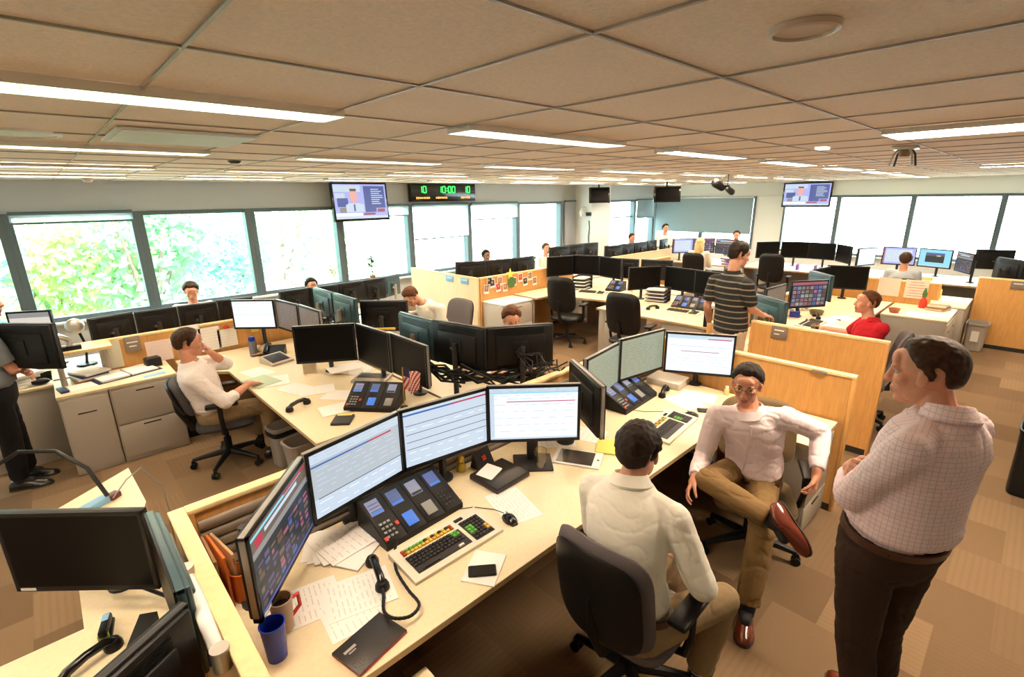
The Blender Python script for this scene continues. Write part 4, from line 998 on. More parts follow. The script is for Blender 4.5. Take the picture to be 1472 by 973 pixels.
# backs behind
G5 = 'screen backs in the middle of the left desks'
monitor(2.42, 5.88, 1.12, 0, 'blue-grey screen back nearer the windows, one of a pair above cables', 'off', base='arm', back='teal', group=G5, bez=M_teal, reach=.03)
monitor(2.42, 5.31, 1.12, 0, 'blue-grey screen back nearer the camera, one of a pair above cables', 'off', base='arm', back='teal', group=G5, bez=M_teal, reach=.03)
monitor(2.73, 5.02, 1.06, 45, 'black screen back just left of the man with his hand on his head', 'off', base='arm', group=G5)
G6 = 'raised black screen backs behind the front desk'
monitor(2.62, 2.70, 1.20, 59, 'large black screen back, right end of the raised arc', 'off', base='arm', group=G6, reach=.04)
monitor(2.33, 3.08, 1.20, 12, 'black screen back in the middle of the raised arc', 'off', base='arm', group=G6, reach=.01)
monitor(2.29, 3.61, 1.18, 2, 'black screen back with blue top, left end of the raised arc', 'off', base='arm', back='teal', group=G6, reach=.01)
# window row backs
G7 = 'black screen backs along the left windows'
for i, (xx, yy, a) in enumerate(((.385, 6.45, 100), (.775, 6.45, 90), (1.165, 6.45, 90), (1.56, 6.47, 84))):
    monitor(xx, yy, 1.085, a, ['leftmost black screen back on the papered partition', 'second black screen back from the left on the papered partition', 'third black screen back from the left, before the man at the window', 'rightmost black screen back on the papered partition, by the white screen'][i], 'off', w=.385, h=.31, base='arm', group=G7, reach=.03)
for i, (xx, yy, a) in enumerate(((2.34, 6.72, 92), (2.74, 6.70, 90), (3.14, 6.72, 90), (3.52, 6.76, 96), (3.86, 6.86, 112))):
    monitor(xx, yy, 1.05, a, ['black screen back below the third window, left one', 'black screen back below the third window, right one', 'black screen back with a tan sticker below the wall television', 'black screen back below the plant by the window', 'bluish screen edge at the right end of the window row'][i], 'off', w=.40, h=.32, base='arm', group=G7, reach=.03, back='teal' if i == 4 else 'black')
# left edge
monitor(-.22, 5.22, 1.30, 43, 'black screen back on a monitor arm at the left edge', 'off', base='none', w=.56)
monitor(-.21, 6.70, 1.20, 240, 'pale pinkish lit screen by the left window', 'pinkish', base='stand', w=.37, h=.28)
t = thing('monitor_arm', 'silver arm with a square plate holding the left edge screen', 'monitor arm', (.02, 5.85, 1.075))
obj('clamp', MB().box((0, 0, .02), (.16, .08, .04), .008), M_black, t); obj('plate', MB().box((-.185, -.56, .23), (.012, .12, .12), .003, 0, Matrix.Rotation(R(43), 3, 'Z')), M_silver, t)
obj('arm_tube', MB().tube([(0, 0, .03), (0, 0, .10), (-.06, -.30, .20), (-.18, -.55, .23)], .024, 10), M_silver, t)
# snapshot partition cluster
G8 = 'black screen backs above the snapshot partition'
for i, (xx, yy, a) in enumerate(((5.30, 6.64, 60), (5.80, 6.48, 78), (6.33, 6.41, 89))): monitor(xx, yy, 1.13, a, ['left end black screen back above the snapshots', 'middle black screen back above the snapshots', 'right black screen back above the snapshots, by the star'][i], 'off', base='arm', group=G8, reach=.03, w=.53)
G9 = 'three dark screens beside the snapshot partition'
for i, (xx, yy, a) in enumerate(((6.88, 5.98, 253), (7.28, 5.72, 197), (7.30, 5.18, 168))): monitor(xx, yy, 1.12, a, ['left one of three dark screens beside the snapshots', 'middle one of three dark screens beside the snapshots', 'right one of three dark screens beside the snapshots'][i], 'off', base='arm', group=G9, reach=.03)
G10 = 'three dark screens left of the striped polo'
for i, (xx, yy, a) in enumerate(((6.84, 4.18, 240), (7.08, 3.72, 172), (6.98, 3.18, 170))): monitor(xx, yy, 1.09, a, ['left one of three dark screens beside the striped polo man', 'middle one of three dark screens beside the striped polo man', 'right dark screen half hidden by the striped polo man'][i], 'off', base='arm', group=G10, reach=.03)
monitor(7.72, 5.15, 1.07, 10, 'black screen back right of the three dark screens', 'off', base='arm', reach=.02)
monitor(7.90, 4.60, 1.07, 20, 'black screen back between the two empty chairs, in front of the far partition', 'off', base='arm', reach=.02)
# red man
monitor(5.62, 1.87, 1.09, 325, 'blue-grey screen back beside the striped polo man\'s hand', 'off', base='arm', back='teal', bez=M_teal)
monitor(6.55, 2.13, 1.06, 266, 'dark screen left of the colourful quote grid', 'warmgrey', base='arm', reach=.02)
monitor(7.2, 1.95, 1.07, 237, 'colourful quote grid screen facing the red-shirted man', 'grid', base='arm')
monitor(7.88, 2.0, 1.09, 315, 'blue-grey screen edge right of the colourful quote grid', 'off', base='arm', back='teal', bez=M_teal)
monitor(8.42, 2.15, 1.09, 263, 'dark screen behind the colourful quote grid, partly hidden', 'off', base='arm', reach=.02)
monitor(8.90, 1.93, 1.09, 200, 'large black screen above the red-shirted man\'s head, left', 'off', base='arm')
# far right
G11 = 'long dark curve of far screens'
for i, (xx, yy, a) in enumerate(((12.03, 4.22, 233), (12.37, 3.77, 197), (12.42, 3.25, 174), (12.12, 2.77, 130))): monitor(xx, yy, 1.12, a, ['left end screen of the long dark far curve', 'second screen from the left in the long dark far curve', 'third screen from the left in the long dark far curve', 'right end screen of the long dark far curve'][i], 'off', base='arm', group=G11)
monitor(12.05, 2.33, 1.10, 249, 'white lit screen left of the man in grey', 'blank', base='arm')
monitor(12.56, 1.90, 1.10, 187, 'violet lit screen behind the man in grey', 'violet', base='arm')
monitor(12.50, 1.33, 1.10, 162, 'lit screen with a sunset picture right of the man in grey', 'photo', base='arm')
monitor(12.08, .87, 1.10, 119, 'dark screen with red text at the right end of the far desk', 'quotes', base='arm')
monitor(12.75, .52, 1.12, 20, 'black screen back at the right end of the far desk', 'off', base='arm')
monitor(11.05, .22, 1.13, 308, 'black screen back above the wide orange partition', 'off', base='arm')
monitor(10.75, -.22, 1.15, 308, 'black screen back at the right edge above the orange partition', 'off', base='arm')
for i, (xx, yy, a, k) in enumerate(((11.75, 6.15, 235, 'violet'), (12.15, 5.82, 205, 'grid'), (12.2, 5.25, 182, 'quotes'))): monitor(xx, yy, 1.12, a, ['violet lit far screen left of the blonde woman', 'colourful far screen beside the blonde woman', 'dark colourful far screen right of the blonde woman'][i], k, base='arm')
G12 = 'far black screen backs by the window corner'
for i in range(5): monitor(9.75+.56*i, 6.85+.03*(i % 2), 1.06, 90+6*(i-2), ['leftmost', 'second', 'third', 'fourth', 'rightmost'][i]+' black screen back on the far partition by the window corner', 'off', base='arm', group=G12)
G13 = 'far black screen backs by the cream column'
for i in range(3): monitor(8.0+.5*i, 7.0, 1.16, 80, ['left', 'middle', 'right'][i]+' black screen back in front of the cream column', 'off', base='arm', group=G13)
# ---- televisions and clock
def television(x, y, z, yaw, w, h, label, kind, tilt=0, mount='wall'):
    t = thing('television', label, 'television', (x, y, z), R(yaw)); e = (0, -R(tilt), 0)
    b = MB(); b.box((-.03, 0, 0), (.06, w, h), .008); obj('case', b, M_blackg, t, (0, 0, 0), e)
    s, ms = screen_mb(kind, w-.075, h-.075, .0012); so = obj('screen', s, ms, t, (0, 0, .006), e, smooth=False)
    if mount == 'wall': obj('wall_bracket', MB().box((-.11, 0, 0), (.16, .2, .2), .01), M_dark, t)
    else: obj('ceiling_pole', MB().tube([(-.07, 0, -.05), (-.09, 0, h*.2), (-.09, 0, CH-z)], .022, 8), M_dark, t)
television(4.45, 8.70, 2.31, 272, 1.12, .68, 'television with a news broadcast on the left window wall', 'news', 4)
television(14.82, 4.42, 2.31, 190, 1.12, .62, 'television with a news broadcast on the far right wall', 'news', 3)
television(11.0, 8.22, 2.38, 236, .56, .40, 'small switched-off television in front of the cream column', 'off', 8, 'ceiling')
television(10.9, 6.2, 2.37, 225, .62, .36, 'switched-off brownish screen hanging from the ceiling before the blinds', 'off', 4, 'ceiling')
t = thing('world_clock', 'black digital clock board with three green times over amber captions', 'clock', (6.44, 8.90, 2.47), -PI/2)
W_ = 1.66; obj('case', MB().box((0, 0, 0), (.12, W_, .36), .01), M_blackg, t)
SEG = {'0': 'abcdef', '1': 'bc'}
def digits(txt, y0, z0, hh):
    b = MB(); y = y0; w = hh*.55; th = hh*.16
    for ch in txt:
        if ch == ':':
            for dz in (.3, .7): b.box((.0625, y+th*.5, z0+hh*dz), (.004, th, th))
            y += th*2.4; continue
        for sg in SEG[ch]:
            c, d = {'a': ((w/2, hh), 'h'), 'd': ((w/2, 0), 'h'), 'b': ((w, hh*.75), 'v'), 'c': ((w, hh*.25), 'v'), 'e': ((0, hh*.25), 'v'), 'f': ((0, hh*.75), 'v')}[sg]
            b.box((.0625, y+c[0], z0+c[1]), (.004, w*.92 if d == 'h' else th, th if d == 'h' else hh*.46))
        y += w*1.5
    return b
for i, (tx, y0) in enumerate((('10', -.64), ('10:00', -.16), ('10', .50))):
    obj('time_display', digits(tx, y0, -.005, .125), G_gr, t)
    c = MB(); rnd = random.Random(i)
    for k in range((8, 7, 6)[i]): c.box((.0625, y0-.06+.043*k, -.105), (.004, .028, rnd.uniform(.030, .045)))
    obj('caption', c, G_or, t)
# security camera + wall phone on the column wall
t = thing('security_camera', 'white dome camera on a bracket below the small television', 'camera', (10.95, 8.66, 1.92), PI)
obj('bracket', MB().tube([(-.0, .0, .15), (.12, 0, .15), (.16, 0, .08)], .018, 8), M_white, t); obj('dome', MB().ell((.16, 0, 0), (.06, .06, .10), None, 14), M_white, t); obj('junction_box', MB().box((.05, .17, -.03), (.08, .14, .09), .01), M_black, t)
solo('wall_cable', MB().tube([(0, 0, 0), (.02, -.01, -.2), (-.02, -.01, -.45), (.01, 0, -.6)], .014, 6), M_dark, 'dark cable hanging down the wall on the side of the cream column', 'cable', (10.93, 8.50, 1.72))
# ---- chairs
office_chair(1.69, 1.0, 2, 'dark grey office chair of the man in the white shirt in front', M_chairfab2, back_h=.54, base_rot=20, bw=.47, lift=.01, armx=-.03)
office_chair(3.10, .99, 205, 'olive-brown office chair of the man in glasses', M_chairtan, base_rot=10, back_h=.43)
office_chair(.91, 4.82, -14, 'dark office chair of the hand-to-chin man', M_chairfab, base_rot=30, back_h=.31, bw=.44)
office_chair(6.08, 5.12, 15, 'empty black office chair in front of the snapshot partition', M_black, group='empty black office chairs', back_h=.58)
office_chair(5.62, 3.62, 8, 'empty black office chair left of the striped polo man', M_black, group='empty black office chairs', back_h=.58)
office_chair(5.97, 1.02, 100, 'grey office chair of the man in the red polo', M_chairfab2, back_h=.44)
office_chair(10.60, 1.50, 10, 'dark office chair of the man in grey', M_chairfab, back_h=.40)
office_chair(11.15, 3.75, 5, 'black office chair in front of the long dark far curve', M_black, back_h=.60)
office_chair(10.85, 5.32, 8, 'black office chair of the blonde woman', M_black, back_h=.54)
office_chair(3.80, 5.32, 185, 'grey office chair of the man with his hand on his head', M_chairfab2, back_h=.44)
office_chair(3.22, 3.46, 240, 'dark office chair behind the raised arc of screens', M_chairfab, back_h=.40)
office_chair(1.36, 7.72, 265, 'dark office chair of the man at the left window', M_chairfab, back_h=.40)
# ---- bins
binn(1.31, 4.45, 'grey waste bin with a black liner under the left desk', M_bag, .12, .38, M_black, rz=10)
binn(1.33, 4.02, 'empty grey waste bin under the left desk, nearer the camera', M_bag, .14, .38, None, rz=5)
binn(10.12, .40, 'grey-brown waste bin with a white notice beside the orange partition', M_greige, .15, .42, None)
binn(5.36, -.28, 'tall black bin at the right edge of the photo', M_black, .12, .55, None)
# ---- goods on the front desk (worktop z = .74)
D = .74
turret(1.135, 1.985, D, R(3), 'black dealer phone console with lit displays on the front desk', 4, True, .118)
handset(.795, 1.735, D, R(-104), 'black phone handset with a coiled cord left of the front keyboard', cord=[(.085, 0, .035), (.14, -.01, .014), (.22, -.03, .014), (.29, -.01, .030), (.315, .05, .032), (.27, .10, .026), (.16, .09, .012), (.03, .08, .012), (-.07, .10, .012), (-.13, .13, .05)])
keyboard(1.14, 1.68, D, 0, 'ivory trading keyboard with green and yellow keys in front of the phone console', hero=True)
mouse(1.48, 1.61, D, R(-100+180), 'black mouse right of the front keyboard', cord=[(.055, 0, .012), (.12, .02, .004), (.2, .10, .004), (.24, .2, .004), (.30, .12, .004)])
paper(1.58, 1.69, D, .30, .20, R(75), 'thin printed mat under the black mouse', sd=3)
paper(1.165, 1.44, D, .15, .20, R(-58), 'small white notepad under the black mobile phone', lines=0, th=.006)
t = thing('mobile_phone', 'black mobile phone lying on the white notepad', 'phone', (1.14, 1.425, D+.006), R(-38)); obj('case', MB().box((0, 0, .006), (.125, .064, .011), .005), M_black, t); obj('display', MB().box((0, 0, .0119), (.112, .056, .0006)), M_blackg, t)
t = thing('notebook', 'black leather notebook with red page edges near the front edge of the desk', 'notebook', (.605, 1.44, D), R(12))
obj('cover', MB().box((0, 0, .011), (.225, .155, .004), .0015).box((0, 0, .002), (.225, .155, .004), .0015).box((0, .076, .0065), (.225, .004, .013), .0015), M_leather, t)
obj('pages', MB().box((.0, -.004, .0065), (.223, .147, .007)), mat('red_page_edge', (.50, .05, .035), .6), t); obj('emblem', MB().box((-.065, .035, .0132), (.05, .012, .0006)).box((-.065, .02, .0132), (.03, .006, .0006)), mat('emboss_silver', (.4, .38, .36), .4), t)
paper(.50, 1.80, D, .22, .28, R(78), 'printed sheet left of the phone handset, half under another', lines=12, sd=1)
paper(.69, 1.70, D+.002, .22, .28, R(75), 'printed sheet beneath the phone handset', lines=12, sd=2)
paper(.62, 1.62, D+.0005, .2, .22, R(84), 'printed sheet behind the black notebook', lines=8, sd=5)
for i in range(5): paper(.76+.012*i, 2.08-.01*i, D+.003*i, .22, .29, R(60+9*i), ['bottom', 'second', 'third', 'fourth', 'topmost'][i]+' paper of the loose pile behind the phone handset', 'papers piled left of the phone console', lines=8 if i == 4 else 0, sd=i, th=.0025)
solo('spiral_notepad', MB().box((0, 0, .005), (.21, .14, .01), .001).tube([(-.105+.21*i/60, .07+.006*math.cos(i*PI/2), .008+.006*math.sin(i*PI/2)) for i in range(61)], .0018, 5, 1), [M_paper, M_dark], 'spiral notepad between the paper pile and the phone console', 'notepad', (.80, 1.93, D), R(30))
cup(.335, 1.63, D, 'translucent blue plastic cup at the left end of the front desk', .043, .15, M_blue)
t = cup(.40, 1.74, D, 'beige travel mug with a dark mouth behind the blue cup', .042, .14, mat('beige_mug', (.45, .33, .22), .45), 'mug', 'travel_mug', .8, M_black)
obj('handle', MB().tube([(.035, .01, .11), (.07, .02, .105), (.072, .02, .05), (.035, .01, .03)], .008, 8), M_red, t)
t = cup(.345, 2.02, D, 'orange pen holder behind the dark quote screen', .05, .14, M_orange, 'pen holder', 'pen_holder', .9)
for i in range(5): obj('pen', MB().tube([(.02*math.cos(i*1.3), .02*math.sin(i*1.3), .02), (.04*math.cos(i*1.3), .04*math.sin(i*1.3), .19+.01*i)], .004, 6), [M_red, M_black, M_blue, M_brown, M_red][i], t)
for i in range(3): solo('file_folder', MB().box((0, 0, .12), (.012, .22, .24), .003), [M_brown, M_orange, mat('tan_card', (.55, .36, .18), .7)][i], ['dark brown', 'orange', 'tan'][i]+' file folder standing beside the left partition', 'folder', (.255+.024*i, 2.10, D), R(4*i))
solo('black_binder', MB().box((0, 0, .014), (.27, .24, .028), .006).box((.0, .0, .031), (.262, .232, .006), .002), M_leather, 'black leather folder lying below the third front screen', 'folder', (1.715, 1.945, D), R(2))
solo('desk_note', MB().box((0, 0, .001), (.14, .13, .002)).quad((-.06, -.055, .0022), (.06, -.055, .0022), (.06, .055, .0022), (-.06, .055, .0022)), M_paper, 'white note tilted on the black leather folder', 'note', (1.68, 1.98, D+.036), R(20)).rotation_euler = (R(6), 0, R(20))
t = thing('mascot_figurine', 'small yellow figurine under the third front screen', 'figurine', (1.60, 2.17, D)); obj('body', MB().lathe([(.001, 0), (.028, .002), (.03, .03), (.02, .055), (.001, .06)], 14), M_yellow2, t); obj('head', MB().ell((0, 0, .078), .024, None, 12), M_gold, t)
t = thing('desk_calendar', 'dark desk clock box with a red mark under the third front screen', 'desk clock', (1.74, 2.13, D), R(8)); obj('case', MB().loft([[V((x, -.035, 0)), V((x, .04, 0)), V((x, .02, .10))] for x in (-.07, .07)]), M_dark, t); obj('red_mark', MB().box((0, -.012, .052), (.032, .003, .03), 0, 0, Matrix.Rotation(R(-28), 3, 'X')), M_red, t)
t = thing('water_glass', 'empty clear drinking glass on the desk before the white screen', 'glass', (1.965, 1.85, D)); obj('body', MB().lathe([(.001, .008), (.034, .010), (.038, .125), (.041, .125), (.037, 0), (.001, 0)], 26), M_clear, t)
obj('rim', MB().lathe([(.038, .122), (.0415, .122), (.0415, .127), (.038, .127), (.038, .122)], 26, cap=False), M_clear, t)
t = thing('tablet', 'white-framed tablet lying right of the drinking glass', 'tablet', (2.215, 1.76, D), R(-62)); obj('case', MB().box((0, 0, .005), (.30, .20, .01), .004), M_white, t); obj('display', MB().box((-.01, 0, .0104), (.225, .165, .0008)), mat('tablet_glass', (.06, .05, .042), .25), t); obj('button', MB().box((.13, 0, .0104), (.014, .014, .0008)), M_black, t)
solo('legal_pad', MB().box((0, 0, .005), (.13, .20, .01), .001), M_yellow, 'yellow legal pad beside the head of the front white-shirted man', 'notepad', (2.47, 1.72, D), R(-60))
paper(2.52, 1.93, D, .2, .26, R(20), 'crumpled white sheet left of the rear keyboard', lines=6)
paper(2.30, 2.02, D, .2, .25, R(50), 'white sheet behind the tablet', lines=7)
turret(3.22, 2.06, D, R(4), 'black dealer phone console on the desk of the man in glasses', 4, True, .125)
keyboard(3.02, 1.58, D, R(6), 'ivory keyboard partly hidden by the dark-haired man\'s head', hero=False)
mouse(3.31, 1.56, D, R(95), 'black mouse near the man in glasses', cord=[(.055, 0, .012), (.15, .03, .004), (.3, .16, .004), (.42, .2, .004)])
solo('black_phone', MB().box((0, 0, .007), (.06, .10, .014), .006), M_blackg, 'black pocket phone right of the rear mouse', 'phone', (3.46, 1.53, D), R(35))
handset(3.56, 1.93, D, R(20), 'black phone handset lying right of the rear phone console')
paper(3.70, 1.70, D, .21, .28, R(15), 'white sheet on the desk behind the man in glasses', lines=0)
paper(3.52, 1.72, D+.002, .21, .28, R(-20), 'curled white sheet beside the rear handset', lines=5)
solo('document_box', MB().box((0, 0, .03), (.24, .30, .06), .006), mat('box_white', (.70, .66, .58), .7), 'pale flat box under the bright white screen', 'box', (3.80, 2.03, D), R(5))
t = thing('pill_bottle', 'small yellow bottle by the collar of the man in glasses', 'bottle', (3.90, 1.55, D)); obj('body', MB().lathe([(.001, 0), (.02, 0), (.02, .05), (.012, .06), (.001, .06)], 14), mat('pale_yellow', (.8, .72, .35), .4), t); obj('cap', MB().lathe([(.001, .058), (.014, .058), (.014, .075), (.001, .075)], 12), M_white, t)
# ---- lower left desk
t = thing('stapler', 'black stapler with a blue sticker on the lower left desk', 'stapler', (-.105, 2.19, D), R(80)); obj('base', MB().box((0, 0, .008), (.15, .035, .016), .004), M_black, t); obj('arm', MB().box((0, 0, .045), (.14, .03, .03), .009, 0, Matrix.Rotation(R(10), 3, 'Y')), M_black, t); obj('sticker', MB().box((.03, 0, .058), (.05, .022, .001), 0, 0, Matrix.Rotation(R(10), 3, 'Y')), M_bluel, t); obj('label_strip', MB().box((-.06, 0, .04), (.012, .033, .03)), mat('lime_label', (.45, .6, .1), .5), t)
handset(-.17, 2.06, D, R(28), 'black phone handset with cord at the bottom left', cord=[(-.085, 0, .02), (-.14, -.01, .015), (-.2, -.06, .012), (-.26, -.16, .012), (-.4, -.2, .012)])
solo('black_phone_cradle', MB().loft([[V((x, -.07, 0)), V((x, .07, 0)), V((x, .07, .07)), V((x, -.07, .03))] for x in (-.03, .03)]), M_black, 'black phone cradle behind the bottom edge screen', 'phone', (-.01, 2.05, D), R(-30))
t = thing('power_strip', 'blue and black cable box on the far white end of the lower left desk', 'power strip', (-.04, 3.30, D), R(33)); obj('case', MB().box((-.04, 0, .018), (.16, .06, .036), .005), M_bluel, t); obj('plug', MB().box((.07, -.01, .016), (.06, .05, .032), .006), mat('dark_red_plastic', (.10, .015, .012), .4), t)
solo('black_cable', MB().tube([(.0, 0, 0), (-.05, .12, .14), (-.16, .30, .22), (-.32, .50, .20), (-.55, .62, .05), (-.8, .66, -.1), (-1.1, .66, -.28)], .011, 8), M_black, 'thick black cable arching off the lower left desk', 'cable', (.0, 3.29, D+.045))
solo('white_cable', MB().tube([(0, 0, .02), (.08, .10, .06), (.16, .2, .06), (.24, .2, -.1), (.25, .12, -.4), (.22, .1, -.73)], .004, 6), M_grey, 'thin pale cable hanging off the far end of the lower left desk', 'cable', (.02, 3.29, D))
for i in range(2): solo('screen_cable', MB().tube([(0, 0, .0), (.10+.04*i, -.10, -.05), (.18, -.22, -.08), (.20, -.34, -.09)], .008, 6), M_black, ['upper', 'lower'][i]+' black cable below the large lower left screen', 'cable', (-.07+.05*i, 2.42, D+.10-.0*i))
t = thing('clamp_arm', 'white metal arm clamped along the left partition', 'monitor arm', (.145, 1.82, D)); obj('post', MB().tube([(0, 0, 0), (0, 0, .36)], .018, 10), M_silver, t); obj('arm_tube', MB().tube([(0, 0, .35), (.0, -.14, .36), (.0, -.42, .33)], .022, 10), M_white, t); obj('joint', MB().lathe([(.026, 0), (.026, .07), (.001, .07)], 14, (0, -.42, .30)), M_silver, t); obj('joint', MB().lathe([(.026, 0), (.026, .06), (.001, .06)], 14, (0, 0, .33)), M_silver, t)
t = thing('metal_can', 'short metal can beside the white clamp arm at the bottom', 'can', (.13, 1.30, D)); obj('body', MB().lathe([(.001, 0), (.03, 0), (.03, .10), (.027, .105), (.001, .10)], 20), mat('tan_metal', (.45, .36, .26), .35, .5), t)
solo('grey_adapter', MB().box((0, 0, .02), (.06, .11, .04), .006), M_grey, 'grey adapter block beneath the white clamp arm', 'adapter', (.09, 1.52, D), R(25))
solo('tan_box_piece', MB().box((0, 0, .03), (.05, .07, .06), .004), M_brown, 'small tan block on the lower left desk under the big dark screen', 'block', (-.10, 2.60, D), R(20))
# ---- left desk
t = thing('water_bottle', 'grey water bottle with a blue lid on the left desk', 'bottle', (1.45, 5.60, D)); obj('body', MB().lathe([(.001, 0), (.04, .002), (.04, .15), (.032, .17), (.001, .17)], 20), mat('smoky_plastic', (.16, .16, .22), .25), t); obj('lid', MB().lathe([(.033, .168), (.034, .20), (.025, .215), (.001, .215)], 20), M_blue, t)
t = thing('desk_telephone', 'black desk phone behind the blue-lidded bottle', 'phone', (1.62, 5.46, D), R(-30)); obj('base', MB().loft([[V((x, -.10, 0)), V((x, .10, 0)), V((x, .10, .09)), V((x, -.10, .03))] for x in (-.10, .10)]), M_black, t); obj('cradle_handset', MB().tube([(-.08, -.08, .06), (-.08, 0, .10), (-.08, .09, .11)], .02, 8), M_blackg, t)
t = thing('baseball_cap', 'beige cap on the left desk below the grey-brown screens', 'cap', (1.58, 5.62, D+.0)); obj('crown', MB().ell((0, 0, .04), (.085, .075, .06), None, 14), mat('beige_cloth', (.55, .42, .27), .9), t); obj('brim', MB().ell((-.10, -.03, .025), (.07, .065, .008), None, 14), M_brown, t)
t = thing('desk_phone', 'dark phone with a lit pad, left of the large dark screen', 'phone', (1.55, 5.20, D), R(15)); obj('base', MB().loft([[V((x, -.11, 0)), V((x, .11, 0)), V((x, .11, .07)), V((x, -.11, .02))] for x in (-.12, .12)]), M_greige2, t); obj('keypad', MB().box((0, 0, .05), (.19, .16, .006), .001, 0, Matrix.Rotation(R(13), 3, 'X')), M_dark, t)
for i in range(2): solo('hardback_book', MB().box((0, 0, .03), (.17, .23, .058), .004), M_navy, ['lower', 'upper'][i]+' navy book in the pair left of the large dark screen', 'book', (1.83+.01*i, 5.02, D+.06*i), R(8+6*i))
t = thing('tissue_box', 'pale tissue box below the large dark screen', 'tissue box', (1.68, 4.66, D), R(-25)); obj('box', MB().box((0, 0, .055), (.12, .12, .11), .004), mat('box_beige', (.68, .58, .45), .7), t); obj('tissue', MB().lathe([(.04, .108), (.02, .12), (.035, .15), (.001, .135)], 9), M_paper, t)
handset(1.26, 3.86, D, R(20), 'black phone handset lying alone on the left desk')
for i in range(6): paper([1.40, 1.52, 1.35, 1.62, 1.30, 1.48][i], [4.30, 4.12, 4.62, 3.86, 5.0, 3.6][i], D+.002*(i % 3), .21, .29, R([20, 70, -15, 40, 12, 80][i]), ['white sheet in the middle of the left desk', 'white sheet with a yellow tint right of the desk middle', 'white sheet near the seated man\'s forearm', 'white sheet right of the lone handset', 'white sheet under the seated man\'s hand', 'white sheet near the small black calculator'][i], lines=0 if i % 2 else 5, sd=i)
solo('green_folder', MB().box((0, 0, .004), (.23, .31, .008), .001), mat('pale_green_card', (.45, .58, .42), .8), 'pale green folder at the edge of the left desk by the man\'s hand', 'folder', (1.24, 4.70, D), R(12))
for i in range(7): paper(2.0-.015*i, 4.34+.012*i, D+.006*i, .22, .30, R(15+11*i), ['lowest', 'second', 'third', 'fourth', 'fifth', 'sixth', 'topmost'][i]+' paper of the pile below the middle dark screen', 'papers piled on the left desk', lines=0, sd=i, th=.005)
t = thing('laptop', 'closed-looking grey laptop open flat below the dark brownish screen', 'laptop', (2.0, 4.02, D), R(-50)); obj('base', MB().box((0, 0, .012), (.32, .24, .024), .006), mat('laptop_grey', (.42, .38, .33), .4, .4), t); obj('keypad', MB().box((0, .03, .0245), (.28, .12, .002), .001), M_dark, t)
turret(1.72, 3.45, D, R(-50), 'black dealer phone console with blue displays on the left desk', 3, True, .14)
solo('calculator', MB().box((0, 0, .01), (.14, .16, .02), .004).box((0, .065, .021), (.11, .022, .003), .001, 1), [M_dark, M_yellow], 'small black calculator with a yellow strip on the near end of the left desk', 'calculator', (1.40, 3.36, D), R(-40))
t = thing('desk_flag', 'small striped red and white flag with a blue canton hanging on a stick', 'flag', (1.86, 3.24, D)); obj('stick', MB().tube([(0, 0, .012), (.01, 0, .34)], .004, 6), M_gold, t); obj('foot', MB().lathe([(.035, 0), (.03, .012), (.001, .014)], 14), M_black, t)
def flag():
    b = MB(); NX, NZ = 28, 12; r_ = V((.72, -.69, 0))
    def pt(i, j):
        u, v = i/NX, j/NZ; return r_*(.125*u*(1-.15*v)+.01)+V((.02*math.sin(u*9), .02*math.sin(u*9+1), .345-.19*v-.055*u*(1-v)+.05*v*(1-abs(2*u-1))*-1))
    for i in range(NX):
        for j in range(NZ): b.quad(pt(i, j), pt(i+1, j), pt(i+1, j+1), pt(i, j+1), 2 if (i < 12 and j < 5) else (((i+j)//2) % 2))
    return b
fo = obj('cloth', flag(), [mat('flag_red', (.50, .03, .03), .8), mat('flag_white', (.75, .72, .70), .8), mat('flag_navy', (.03, .035, .10), .8)], t)
for i in range(6):
    r2 = random.Random(20+i); x0, y0 = [(2.12, 5.6), (2.16, 5.2), (2.2, 4.75), (2.42, 3.75), (2.40, 3.35), (2.62, 2.55)][i]
    b = MB()
    for k in range(7):
        pts = [(r2.uniform(-.12, .12), -.28+.08*q+r2.uniform(-.03, .03), .10+r2.uniform(0, .22)) for q in range(8)]; b.tube(pts, .006, 5)
    o = solo('cable_tangle', b, M_black, ['cable tangle behind the grey-brown screens', 'cable tangle under the blue-grey screen pair', 'cable tangle left of the yellow bar', 'cable tangle under the left end of the raised screen arc', 'cable tangle under the middle of the raised screen arc', 'cable tangle under the right end of the raised screen arc'][i], 'cables', (x0, y0, .80+(.10 if i > 2 else 0)), 0, 'black cable tangles'); o['kind'] = 'stuff'
for i, (a, b, c) in enumerate((((2.20, 3.95, 1.06), (2.16, 3.4, 1.0), (2.24, 2.95, .98)), ((2.24, 2.98, 1.02), (2.42, 2.72, .98), (2.72, 2.52, 1.02)))):
    m = MB(); r5 = random.Random(60+i); a, b, c = V(a), V(b), V(c)
    for k in range(12):
        j = [V((r5.uniform(-.03, .03), r5.uniform(-.03, .03), r5.uniform(-.09, .07))) for _ in range(5)]
        m.tube([a+j[0], a.lerp(b, .5)+j[1], b+j[2], b.lerp(c, .5)+j[3], c+j[4]], .010, 6)
    o = solo('cable_bundle', m, M_black, ['black cable bundle behind the left part of the raised screen arc', 'black cable bundle behind the large right screen back of the raised arc'][i], 'cables'); o['kind'] = 'stuff'
solo('yellow_bar', MB().box((0, 0, .012), (.34, .03, .024), .006), M_yellow2, 'mustard-yellow bar in front of the black screen back left of the hand-on-head man', 'bar', (2.50, 4.75, .98), R(-40))
